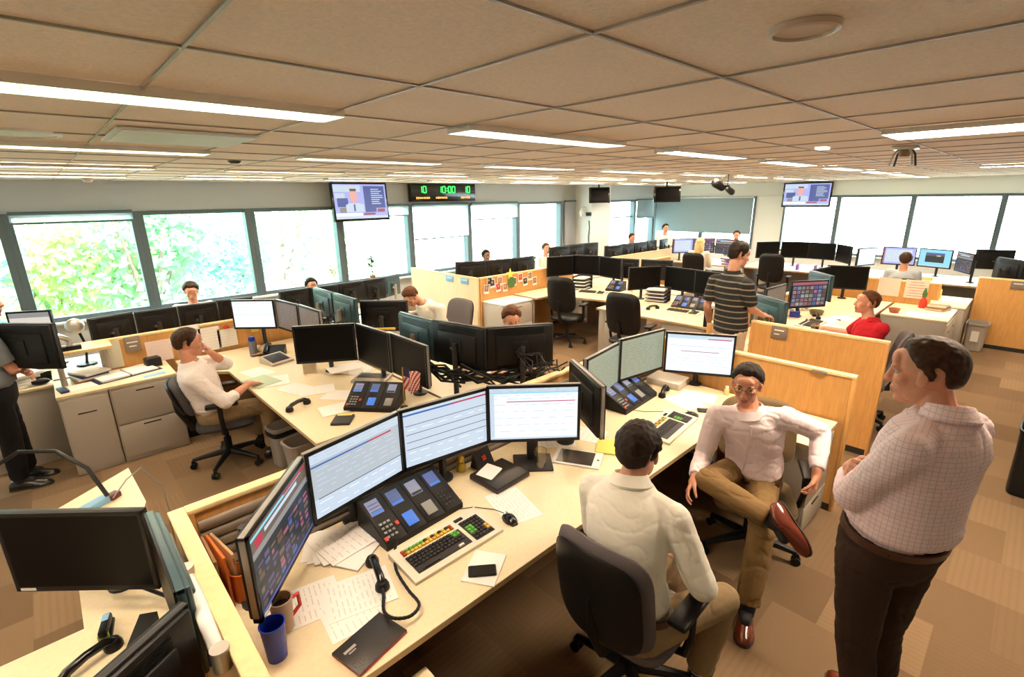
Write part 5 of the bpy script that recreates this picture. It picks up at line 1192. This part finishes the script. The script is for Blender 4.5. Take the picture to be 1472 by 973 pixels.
# ---- papered partition and left cabinets
def pinned(x, z, w, h, label, m, lines=6, y=6.062, group=None, m2=None):
    b = MB().box((0, 0, 0), (w, .003, h)); rnd = random.Random(int(x*100))
    for i in range(lines):
        u = -w*.4
        while u < w*.38:
            l = rnd.uniform(.012, .05); b.box((u+l/2, -.0018, h*(.38-.76*i/max(1, lines-1))), (l, .0006, .004), 0, 1); u += l+.012
    return solo('pinned_sheet', b, [m, m2 or M_ink], label, 'paper', (x, y, z), 0, group)
pinned(.30, .915, .17, .27, 'white framed sheet with a pale map on the papered partition, leftmost', mat('pale_map', (.66, .64, .50), .8), 5)
solo('name_plate', MB().box((0, 0, 0), (.13, .012, .15), .004).box((0, -.0065, .02), (.09, .002, .012), 0, 1).box((0, -.0065, -.02), (.06, .002, .012), 0, 1), [M_slat, M_white], 'grey name plate on the papered partition', 'sign', (.485, 6.065, .985))
pinned(.69, .87, .22, .22, 'pale pink sheet behind the dark box on the papered partition', mat('pale_pink_paper', (.80, .66, .62), .8), 6)
pinned(.98, 1.0, .20, .17, 'white sheet just above the hand-to-chin man\'s head', M_paper, 4)
pinned(1.16, .90, .20, .26, 'white sheet right of the hand-to-chin man\'s head', M_paper, 7)
pinned(1.33, .88, .19, .20, 'white sheet with a red pin below the white lit screen', M_paper, 6)
solo('red_pin', MB().ell((0, -.008, 0), (.03, .012, .022), None, 12), M_red, 'red magnet above the sheet below the white lit screen', 'magnet', (1.33, 6.060, 1.005))
pinned(1.62, .93, .08, .08, 'yellow sticky note below the white lit screen', M_yellow, 0)
t = thing('ring_binder', 'open white ring binder on the two-drawer cabinet', 'binder', (.36, 5.83, .76), R(14)); obj('cover', MB().box((-.13, 0, .004), (.26, .30, .006), .002).box((.13, 0, .004), (.26, .30, .006), .002), M_navy, t); obj('pages', MB().box((-.12, 0, .016), (.22, .28, .02), .004).box((.12, 0, .014), (.22, .28, .016), .004), M_paper, t)
solo('black_box', MB().box((0, 0, .045), (.13, .10, .09), .008).box((0, 0, .092), (.11, .08, .006), .003), M_black, 'small black box on the two-drawer cabinet', 'box', (.60, 5.92, .76), R(10))
solo('blue_card', MB().box((0, 0, .002), (.17, .07, .004)), M_bluel, 'light blue card at the front edge of the two-drawer cabinet', 'card', (.56, 5.60, .76), R(8))
paper(.06, 5.70, .76, .24, .18, R(10), 'white sheet on the plain-fronted cabinet', lines=6); solo('dark_frame', MB().box((0, 0, .01), (.06, .16, .02), .004), M_navy, 'dark photo frame lying on the plain-fronted cabinet', 'frame', (-.10, 5.66, .76), R(10))
for i in range(5): solo('paper_stack', MB().box((0, 0, .0125), (.22, .30, .024), .002), [M_paper, M_white, M_paper, mat('bluish_paper', (.62, .68, .74), .8), M_paper][i], ['lowest', 'second', 'third', 'fourth', 'topmost'][i]+' ream of the paper stack on the cabinet by the left edge', 'paper stack', (-.42+.012*i, 6.22, .74+.025*i), R(-12+11*i), 'paper stacks by the left edge')
for i in range(4): solo('magazine', MB().box((0, 0, .009), (.21, .28, .017), .002), [M_brown, M_paper, M_navy, M_paper][i], ['lowest', 'second', 'third', 'topmost'][i]+' magazine under the raised shelf', 'magazine', (.08+.01*i, 5.95, .76+.018*i), R(5+7*i), 'magazines under the raised shelf')
solo('black_pouch', MB().ell((0, 0, .03), (.07, .04, .03), None, 12), M_black, 'small black pouch beside the paper stack at the left edge', 'pouch', (-.24, 6.11, .74))
t = thing('desk_fan', 'pale round-headed desk lamp near the left window', 'lamp', (.12, 6.55, .74)); obj('foot', MB().lathe([(.09, 0), (.08, .02), (.001, .025)], 20), M_black, t); obj('neck', MB().tube([(0, 0, .02), (.03, 0, .2), (0, -.02, .36)], .012, 8), M_black, t); obj('head', MB().ell((-.02, -.03, .42), (.08, .05, .08), None, 16), M_silver, t)
t = thing('potted_plant', 'small green plant on the window sill below the wall television', 'plant', (4.66, 8.93, .80)); obj('pot', MB().lathe([(.001, 0), (.05, 0), (.06, .12), (.05, .12), (.001, .10)], 18), M_brown, t)
lf = MB(); r3 = random.Random(3)
for i in range(70):
    a = r3.uniform(0, 2*PI); e = r3.uniform(.1, .5); c = V((math.cos(a)*e*.35, math.sin(a)*e*.25, .14+r3.uniform(.05, .34))); u = V((math.cos(a), math.sin(a), r3.uniform(-.2, .6))).normalized()*.07; w_ = u.cross(V((0, 0, 1))).normalized()*.03
    lf.add([c-u, c+w_, c+u, c-w_, c+V((0, 0, .01))], [(0, 1, 4), (1, 2, 4), (2, 3, 4), (3, 0, 4)])
obj('leaves', lf, M_green, t); obj('stem', MB().tube([(0, 0, .12), (0, .01, .5)], .01, 6), M_bark, t)
# ---- middle and right goods
for i in range(11):
    r4 = random.Random(40+i); xx = [5.20, 5.33, 5.46, 5.27, 5.50, 5.62, 5.83, 5.98, 6.10, 6.22, 6.34][i]; zz = [.90, .98, .90, 1.02, 1.0, .88, .95, 1.0, .92, 1.0, .90][i]
    b = MB().box((0, 0, 0), (.11, .003, .15)).box((0, -.002, .01), (.088, .001, .10), 0, 1).ell((r4.uniform(-.02, .02), -.002, .02), (.018, .0015, .022), None, 8, 2)
    solo('snapshot', b, [M_paper, [M_brown, M_navy, M_red, M_dark, M_brown][i % 5], mat('photo_skin', (.6, .32, .24), .6)], ['first', 'second', 'third', 'fourth', 'fifth', 'sixth', 'seventh', 'eighth', 'ninth', 'tenth', 'last'][i]+' pinned snapshot, counted from the left, on the snapshot partition', 'photo', (xx, 6.115, zz), 0, 'snapshots pinned to the partition').rotation_euler = (0, R(r4.uniform(-8, 8)), 0)
st = MB(); pts = [V((math.sin(2*PI*k/10)*(.10 if k % 2 == 0 else .042), 0, math.cos(2*PI*k/10)*(.10 if k % 2 == 0 else .042))) for k in range(10)]
st.loft([[p+V((0, y_, 0)) for p in pts] for y_ in (-.004, .004)]); solo('paper_star', st, M_yellow, 'yellow star pinned on top of the snapshot partition', 'star', (5.74, 6.115, 1.09))
solo('green_rosette', MB().lathe([(.001, -.02), (.05, -.015), (.09, 0), (.001, .01)], 12), M_green, 'dark green rosette under the yellow star', 'rosette', (5.76, 6.10, .95)).rotation_euler = (R(90), 0, 0)
for i, (yy, zz) in enumerate(((6.88, 1.02), (6.46, 1.02))): solo('name_plate', MB().box((0, 0, 0), (.012, .20, .10), .004).box((-.0065, 0, .015), (.002, .14, .012), 0, 1), [M_bluel, M_white], ['left', 'right'][i]+' pale blue name plate on the tall pale partition', 'sign', (5.018, yy, zz))
solo('name_plate', MB().box((0, 0, 0), (.012, .15, .13), .004).box((-.0065, 0, .025), (.002, .09, .014), 0, 1).box((-.0065, .02, -.015), (.002, .05, .010), 0, 1), [M_slat, M_white], 'grey name plate on the partition in front of the red-shirted man', 'sign', (5.138, 1.60, 1.02))
solo('name_plate', MB().box((0, 0, 0), (.012, .16, .12), .004).box((-.0065, 0, .02), (.002, .10, .014), 0, 1), [M_slat, M_white], 'grey name plate on the wide orange partition', 'sign', (10.318, .09, 1.0))
solo('name_plate', MB().box((0, 0, 0), (.010, .10, .022), .003), M_slat, 'tiny plate on the top edge of the partition behind the man in glasses', 'sign', (3.968, .93, 1.08))
for i, (xx, yy) in enumerate(((6.98, 4.75), (6.75, 4.62), (6.6, 5.72), (7.2, 4.9))): paper(xx, yy, D, .22, .30, R(20*i), ['white sheet at the right end of the desk with three dark screens', 'white sheet before the middle dark screen', 'white sheet left of the first empty chair', 'white sheet under the third dark screen'][i], lines=4)
for i in range(4): solo('document_tray', MB().box((0, 0, .004), (.34, .25, .008), .002).box((0, .12, .03), (.34, .01, .05), .002).box((.165, 0, .03), (.01, .25, .05), .002).box((-.02, 0, .02), (.28, .21, .022), .002, 1), [M_dark, M_paper], ['lowest', 'second', 'third', 'top'][i]+' document tray below the three dark screens', 'document tray', (7.0, 5.55, D+.06*i), R(15), 'document trays')
turret(7.25, 5.0, D, R(-80), 'dark dealer phone console right of the document trays', 2, True, .14)
keyboard(6.75, 5.15, D, R(-70), 'dark keyboard beside the first empty chair', colour=False)
handset(6.55, 5.62, D, R(40), 'black handset left of the first empty chair')
t = thing('plastic_bottle', 'clear water bottle left of the three dark screens by the polo man', 'bottle', (7.05, 4.55, D)); obj('body', MB().lathe([(.001, 0), (.032, 0), (.034, .13), (.014, .18), (.014, .20), (.001, .20)], 16), M_clear, t); obj('cap', MB().lathe([(.015, .198), (.015, .22), (.001, .222)], 12), M_white, t)
for i in range(4): solo('document_tray', MB().box((0, 0, .004), (.34, .25, .008), .002).box((0, .12, .03), (.34, .01, .05), .002).box((-.02, 0, .02), (.28, .21, .022), .002, 1), [M_dark, M_paper], ['lowest', 'second', 'third', 'top'][i]+' document tray behind the second empty chair', 'document tray', (6.92, 3.98, D+.055*i), R(-75), 'document trays behind the second chair')
turret(6.75, 3.35, D, R(-82), 'dark dealer phone console left of the polo man', 4, True, .12)
keyboard(6.45, 3.30, D, R(-85), 'keyboard on the desk left of the polo man', colour=True)
handset(6.35, 3.72, D, R(-20), 'black handset behind the second empty chair'); paper(6.30, 4.0, D, .22, .3, R(5), 'white sheet behind the second empty chair', lines=5)
t = thing('tissue_carton', 'black and tan carton with a crumpled white tissue left of the polo man', 'box', (5.99, 2.62, D)); obj('black_side', MB().box((-.03, .055, .12), (.16, .10, .24), .004), M_black, t); obj('tan_side', MB().box((-.03, -.055, .12), (.16, .10, .24), .004), mat('tan_carton', (.62, .50, .30), .7), t)
tb = MB(); tb.ell((-.03, 0, .27), (.08, .10, .05), None, 12); tm = remeshed(tb, .012, 1); wrinkle(tm, .02, 25); tm.materials.append(M_paper); obj('tissue', tm, None, t)
# red man's desk
t = cup(6.17, 1.56, D, 'dark cola cup on the desk in front of the red-shirted man', .045, .20, M_clear, liquid=mat('cola', (.02, .008, .004), .2)); solo('blue_box', MB().box((0, 0, .04), (.16, .12, .08), .005), M_blue, 'small blue box under the colourful quote grid', 'box', (7.25, 2.10, D), R(20))
for i, (xx, yy) in enumerate(((6.6, 1.95), (6.35, 1.62), (6.95, 1.62), (7.3, 1.70), (7.55, 1.6))): paper(xx, yy, D, .22, .30, R(30*i), ['white sheet left of the dark cola cup', 'white sheet nearest the grey name plate', 'white sheet right of the dark cola cup', 'white sheet beside the red-shirted man\'s face', 'white sheet behind the red-shirted man\'s head'][i], lines=4)
keyboard(6.9, 1.80, D, 0, 'dark keyboard before the colourful quote grid', colour=False); handset(7.35, 1.86, D, R(30), 'black handset right of the colourful quote grid')
solo('basket', MB().lathe([(.001, 0), (.07, 0), (.09, .06), (.084, .06), (.06, .012), (.001, .012)], 16), mat('olive_bowl', (.20, .16, .08), .7), 'olive bowl right of the colourful quote grid', 'bowl', (7.55, 1.92, D))
for i in range(2): 
    b = MB().box((0, 0, 0), (.003, .27, .27)); 
    for k in range(6): b.box((-.002, 0, -.1+.04*k), (.001, .2-.02*(k % 3), .006), 0, 1)
    solo('pinned_sheet', b, [mat('cream_sheet', (.78, .66, .54), .8) if i == 0 else mat('cream_sheet_b', (.80, .70, .60), .8), M_ink if i == 0 else mat('red_ink', (.5, .08, .05), .8)], ['pinned sheet with dark columns beyond the red-shirted man', 'pinned sheet with a red heading beyond the red-shirted man'][i], 'paper', (9.218, 1.44-.33*i, .965))
t = thing('sauce_bottle', 'red bottle with a green top on the cabinet beyond the red-shirted man', 'bottle', (9.02, .98, D)); obj('body', MB().lathe([(.001, 0), (.045, 0), (.045, .10), (.02, .15), (.001, .15)], 16), M_red, t); obj('top', MB().lathe([(.022, .148), (.03, .2), (.012, .28), (.001, .29)], 12), M_green, t)
for i in range(4): solo('book', MB().box((0, 0, .014), (.20, .26, .027), .003), [mat('buff_card', (.62, .52, .38), .7), M_brown, M_paper, mat('buff_card', (.62, .52, .38), .7)][i], ['lowest', 'second', 'third', 'topmost'][i]+' book on the low greige cabinet beyond the red-shirted man', 'book', (8.98, .80, D+.028*i), R(70+8*i), 'books on the low cabinet')
paper(8.45, .95, D, .3, .22, R(10), 'white sheet on the low greige cabinet', lines=3); paper(8.62, .76, D, .2, .28, R(50), 'white sheet at the corner of the low greige cabinet', lines=3)
cup(8.40, 1.20, D, 'small red-brown bowl on the low cabinet behind the red-shirted man', .07, .06, mat('terracotta', (.35, .10, .05), .5), 'bowl', 'bowl', .7)
cup(9.65, .92, D, 'red cup on the cabinet beside the tall orange partition', .05, .13, M_red); paper(9.95, .78, D, .22, .3, R(20), 'white sheet on the cabinet beside the tall orange partition', lines=4); solo('carton', MB().box((0, 0, .07), (.12, .12, .14), .004), M_yellow, 'yellow carton behind the red cup', 'box', (10.0, .95, D), R(10))
solo('bin_notice', MB().box((0, 0, 0), (.003, .09, .16)), M_paper, 'white notice on the grey-brown waste bin', 'notice', (9.925, .40, .24))
for i in range(2): solo('sticky_pad', MB().box((0, 0, .03), (.02, .16, .06), .002), mat('lime_card', (.55, .60, .30), .8), ['left', 'right'][i]+' lime card under the sunset picture screen', 'card', (12.0, 1.62-.3*i, D), 0)
for i in range(3): solo('purple_tray', MB().box((0, 0, .02), (.30, .26, .03), .003).box((0, 0, .038), (.26, .22, .008), .002, 1), [mat('purple_plastic', (.16, .08, .30), .5), M_paper], ['lowest', 'middle', 'top'][i]+' purple tray right of the blonde woman', 'document tray', (11.85, 4.98+.02*i, D+.06*i), 0, 'purple trays')
for i in range(3): solo('purple_file', MB().box((0, 0, .06), (.26, .05, .12), .003), mat('purple_plastic', (.16, .08, .30), .5), ['left', 'middle', 'right'][i]+' purple file under the long dark far curve', 'file', (12.0, 3.9-.35*i, D), R(10))
for i in range(4): paper(11.95, 4.3-.8*i, D, .22, .3, R(15*i), ['first', 'second', 'third', 'fourth'][i]+' white sheet from the left on the long far desk', lines=3)
# ---- people
Jg = dict(pel=(3.10, 1.0, .56), neck=(2.945, 1.02, 1.075), head=(2.945, 1.055, 1.235), shL=(3.03, .845, 1.055), shR=(2.86, 1.18, 1.015), elL=(3.248, .70, .93), elR=(2.86, 1.235, .73), wrL=(3.06, .645, .76), wrR=(2.65, 1.185, .665), hipL=(3.05, .925, .545), hipR=(3.10, 1.10, .575), knL=(2.654, .773, .50), knR=(2.675, 1.12, .665), anL=(2.50, .748, .085), anR=(2.60, .70, .625), toL=(2.312, .682, .04), toR=(2.53, .545, .49))
person('seated man in glasses, pale pink shirt and khaki trousers, legs crossed, arm over chair', Jg, (-.90, -.22, -.12), 'short', H_dark, S_ruddy, C_pink, C_olive, M_shoer, hands={'R': dict(d=(-.75, .05, -.65), n=(-.15, .75, .35), curl=.45), 'L': dict(d=(-.25, -.05, -.95), n=(.3, -.9, 0), curl=.7)}, belt=M_belt, glasses=True, shoe_up={'R': (-.55, .75, .45)}, wr=.008, vox=.005, cvox=.008, slouch=.03)
Jb = dict(pel=(1.60, .93, .56), neck=(1.675, 1.035, 1.14), head=(1.75, 1.045, 1.255), shL=(1.64, 1.205, 1.045), shR=(1.69, .825, 1.045), elL=(1.72, 1.25, .77), elR=(1.72, .69, .775), wrL=(1.93, 1.16, .70), wrR=(1.89, .86, .70), hipL=(1.60, 1.025, .55), hipR=(1.60, .835, .55), knL=(2.03, 1.06, .525), knR=(1.99, .70, .525), anL=(2.02, 1.09, .095), anR=(1.93, .755, .095), toL=(2.21, 1.12, .03), toR=(2.12, .79, .03))
person('dark-haired man seen from behind, seated in the front chair in a white shirt', Jb, (.94, .10, -.06), 'short', H_dark, S_fair, C_white, C_khaki, M_shoer, hands={'R': dict(d=(.8, .55, -.1), n=(0, 0, 1), curl=.5), 'L': dict(d=(.85, -.45, -.1), n=(0, 0, 1), curl=.5)}, belt=M_belt, socks=C_stripesock, wr=.005, vox=.005, cvox=.008, hs=1.04, hairvol=.018, slouch=.05)
Jp = dict(pel=(2.215, .185, 1.0), neck=(2.225, .11, 1.575), head=(2.285, .20, 1.70), shL=(2.03, .175, 1.485), shR=(2.385, .045, 1.485), elL=(2.09, .315, 1.215), elR=(2.40, .225, 1.20), wrL=(2.31, .375, 1.19), wrR=(2.215, .355, 1.265), hipL=(2.115, .235, .96), hipR=(2.27, .13, .96), knL=(2.15, .21, .52), knR=(2.35, .15, .52), anL=(2.16, .13, .09), anR=(2.40, .12, .09), toL=(2.19, .33, .03), toR=(2.455, .315, .03))
person('standing man with crossed arms in a pink check shirt and dark brown trousers', Jp, (-.02, 1., -.10), 'short', H_thin, S_ruddy, C_check, C_brownp, M_shoer, hands={'R': dict(d=(-.75, -.15, .35), n=(-.3, .9, .3), curl=.7), 'L': dict(d=(.95, -.15, .1), n=(.1, .9, .3), curl=.6)}, belt=M_belt, wr=.0065, vox=.005, cvox=.008, hs=1.06, belly=.03, girth=1.06, hairvol=.008, wrist=('R', mat('yellow_band', (.85, .55, .05), .5)))
Jw = dict(pel=(.84, 4.80, .53), neck=(.725, 4.70, 1.045), head=(.745, 4.73, 1.215), shL=(.765, 4.89, .99), shR=(.69, 4.53, .955), elL=(1.04, 4.97, .90), elR=(.88, 4.47, .72), wrL=(.90, 4.83, 1.08), wrR=(1.11, 4.60, .785), hipL=(.86, 4.895, .53), hipR=(.83, 4.71, .53), knL=(1.25, 4.98, .54), knR=(1.24, 4.64, .54), anL=(1.25, 5.0, .09), anR=(1.24, 4.66, .09), toL=(1.44, 5.04, .03), toR=(1.43, 4.66, .03))
person('seated man in a white shirt with his hand to his chin at the left desk', Jw, (.92, .12, -.10), 'short', H_brown, S_ruddy, C_white2, C_khaki, M_shoeb, 'rolled', hands={'L': dict(d=(-.35, -.45, .6), n=(.7, -.3, .5), curl=.9), 'R': dict(d=(.9, .35, -.25), n=(0, 0, 1), curl=.3)}, vox=.007, cvox=.011, wr=.010, girth=1.04)
Js = dict(pel=(5.16, 2.09, .985), neck=(5.095, 2.10, 1.565), head=(5.14, 2.07, 1.75), shL=(5.114, 2.285, 1.47), shR=(5.01, 1.915, 1.475), elL=(5.11, 2.34, 1.19), elR=(5.12, 1.88, 1.215), wrL=(5.25, 2.36, .965), wrR=(5.27, 1.83, 1.145), hipL=(5.18, 2.185, .95), hipR=(5.13, 2.005, .95), knL=(5.20, 2.19, .52), knR=(5.16, 2.02, .52), anL=(5.16, 2.19, .09), anR=(5.12, 2.03, .09), toL=(5.35, 2.15, .03), toR=(5.31, 1.98, .03))
person('standing man in a black striped polo shirt and stone chinos, hand on the partition', Js, (.87, -.48, -.18), 'short', H_dark, S_fair, C_stripe, C_stone, M_shoeb, 'short', hands={'R': dict(d=(.80, -.5, -.25), n=(.1, 0, 1), curl=.5), 'L': dict(d=(.3, .1, -.9), n=(.1, 1, 0), curl=.4)}, vox=.0075, cvox=.011, untuck=True, hs=1.05, wr=.007, hairvol=.017)
Jr = dict(pel=(6.02, 1.03, .53), neck=(6.15, 1.06, 1.045), head=(6.175, 1.125, 1.235), shL=(6.02, .93, 1.01), shR=(6.32, 1.14, .99), elL=(5.98, 1.05, .74), elR=(6.50, 1.30, .80), wrL=(6.06, 1.30, .78), wrR=(6.50, 1.53, .82), hipL=(5.93, 1.03, .52), hipR=(6.11, 1.06, .52), knL=(5.92, 1.45, .54), knR=(6.16, 1.46, .54), anL=(5.92, 1.44, .09), anR=(6.16, 1.44, .09), toL=(5.90, 1.63, .03), toR=(6.16, 1.63, .03))
person('seated man in a red polo shirt looking up to the left', Jr, (-.55, .85, .12), 'short', H_red, S_ruddy, C_redp, C_khaki, M_shoeb, 'short', hands={'R': dict(d=(-.2, .95, -.1), n=(0, 0, 1), curl=.3), 'L': dict(d=(.2, .95, 0), n=(0, 0, 1), curl=.3)}, vox=.0075, cvox=.012)
Jl = dict(pel=(-.48, 5.38, .93), neck=(-.44, 5.44, 1.44), head=(-.40, 5.45, 1.63), shL=(-.43, 5.63, 1.38), shR=(-.43, 5.25, 1.40), elL=(-.34, 5.58, 1.09), elR=(-.33, 5.26, 1.12), wrL=(-.26, 5.33, 1.06), wrR=(-.24, 5.52, 1.09), hipL=(-.48, 5.475, .91), hipR=(-.48, 5.285, .91), knL=(-.46, 5.66, .50), knR=(-.48, 5.46, .50), anL=(-.46, 5.80, .09), anR=(-.51, 5.60, .09), toL=(-.29, 5.74, .03), toR=(-.335, 5.55, .03))
person('standing man at the left edge with folded arms, grey shirt and black trousers', Jl, (.95, .1, 0), 'short', H_dark, S_ruddy, C_greyt, C_blackp, M_shoeb, 'short', hands={'L': dict(d=(.2, -.95, .1), n=(.9, 0, .2), curl=.4), 'R': dict(d=(.2, .95, .1), n=(.9, 0, .2), curl=.4)}, vox=.008, cvox=.012)
def extra(label, x, y, yaw, hz, **k):
    d, f = pose_sit(x, y, yaw, k.pop('lean', 0.)); dz = hz-d['head'].z
    for q in ('neck', 'head', 'shL', 'shR', 'elL', 'elR', 'wrL', 'wrR'): d[q] = d[q]+V((0, 0, dz))
    kk = dict(vox=.012, cvox=.018, collar=False); kk.update(k); face = kk.pop('face', f)
    return person(label, d, face, **kk)
extra('man whose head shows above the screen backs at the left window', 1.36, 7.72, 265, 1.20, hm=H_brown, skin=S_ruddy, shirt=C_white2, face=(-.2, -1, -.35))
dq, fq = pose_sit(3.22, 3.46, 240, .06); dq.update(head=V((3.16, 3.36, 1.215)), shR=V((2.98, 3.52, .98)), elR=V((2.55, 3.42, .86)), wrR=V((2.78, 3.20, .80)))
person('man behind the raised black screens, only his forehead and reaching arm showing', dq, (-.5, -.8, -.3), 'short', H_red, S_fair, C_white2, C_khaki, hands={'R': dict(d=(.8, -.2, -.1), n=(0, 0, 1), curl=.35)}, vox=.008, cvox=.012, collar=False)
dd, fd = pose_sit(3.82, 5.36, 180, .45); dd.update(head=V((3.38, 5.50, 1.12)), neck=V((3.53, 5.45, 1.03)), elR=V((3.45, 5.78, .92)), wrR=V((3.42, 5.62, 1.05)))
person('man with his head bowed and hand on his brow in a white shirt, mid left', dd, (-.75, -.15, -.75), 'short', H_red, S_fair, C_white, C_khaki, hands={'R': dict(d=(-.2, -.3, .9), n=(.8, .2, .2), curl=.5)}, vox=.008, cvox=.012, collar=False, look_up=(-.5, 0, .9))
extra('dark-skinned person behind the snapshot partition screens', 6.80, 8.0, 260, 1.17, hm=H_black, skin=S_dark, shirt=C_white)
extra('fair person by the window just left of the cream column', 8.50, 7.85, 255, 1.20, hm=H_red, skin=S_fair, shirt=C_white)
extra('man in a blue-grey shirt seen from behind at the far right screens', 10.72, 1.52, 5, 1.22, hm=H_brown, skin=S_ruddy, shirt=C_grey)
extra('blonde woman seen from behind at a far desk', 11.0, 5.35, 5, 1.27, hairstyle='long', hm=H_blond, skin=S_fair, shirt=C_cream)
extra('fair-haired person far behind near the window corner', 12.1, 7.9, 250, 1.21, hm=H_red, skin=S_ruddy, shirt=C_white)
extra('dark-haired person in white at the far window corner', 13.1, 7.45, 235, 1.44, hm=H_black, skin=S_fair, shirt=C_white)
extra('person behind the far screens, head just above the polo man\'s', 13.7, 5.65, 200, 1.28, hm=H_brown, skin=S_ruddy, shirt=C_grey)
extra('dark-haired person whose hair tops the screens below the third window', 2.86, 7.45, 265, 1.10, hm=H_black, skin=S_tan, shirt=C_grey)
# ================================================================== light, world, camera
w = bpy.data.worlds.new('World'); SC.world = w; w.use_nodes = True
w.node_tree.nodes['Background'].inputs[0].default_value = (.80, .95, 1., 1); w.node_tree.nodes['Background'].inputs[1].default_value = 12.
sun = bpy.data.objects.new('Sun', bpy.data.lights.new('Sun', 'SUN')); COL.objects.link(sun); sun.data.energy = 14.; sun.data.angle = R(2); sun.data.color = (1, .95, .85); sun.rotation_euler = (R(42), 0, R(8))
def portal(loc, rot, sx, sy):
    l = bpy.data.lights.new('window_portal', 'AREA'); l.shape = 'RECTANGLE'; l.size = sx; l.size_y = sy; l.cycles.is_portal = True
    o = bpy.data.objects.new('window_portal', l); COL.objects.link(o); o.location = loc; o.rotation_euler = rot
portal((3.5, 9.12, 1.52), (R(-90), 0, 0), 13.8, 1.45); portal((13.7, 9.12, 1.52), (R(-90), 0, 0), 2.6, 1.45); portal((15.12, 1.2, 1.55), (0, R(90), 0), 1.5, 7.6); portal((15.12, 7.3, 1.55), (0, R(90), 0), 1.5, 3.2)
cam = bpy.data.objects.new('Camera', bpy.data.cameras.new('Camera')); COL.objects.link(cam); SC.camera = cam
p_, r_, y_ = .278089, -.0146865, .815315
fw = V((math.cos(y_)*math.cos(p_), math.sin(y_)*math.cos(p_), -math.sin(p_))); rt = V((math.sin(y_), -math.cos(y_), 0)); up = rt.cross(fw)
r2_ = rt*math.cos(r_)+up*math.sin(r_); u2_ = up*math.cos(r_)-rt*math.sin(r_)
M4 = Matrix((r2_, u2_, -fw)).transposed().to_4x4(); M4.translation = V((0, 0, 2.34)); cam.matrix_world = M4
cam.data.sensor_width = 36; cam.data.sensor_fit = 'HORIZONTAL'; cam.data.lens = 707.77/1472*36; cam.data.clip_start = .05; cam.data.clip_end = 200
vs = SC.view_settings; vs.view_transform = 'Standard'; vs.look = 'None'; vs.exposure = .18; vs.gamma = 1.; vs.use_curve_mapping = False
SC.display_settings.display_device = 'sRGB'
SC.cycles.use_denoising = True; SC.cycles.max_bounces = 9; SC.cycles.diffuse_bounces = 6; SC.cycles.transparent_max_bounces = 12; SC.cycles.sample_clamp_indirect = 8; SC.cycles.caustics_reflective = False; SC.cycles.caustics_refractive = False
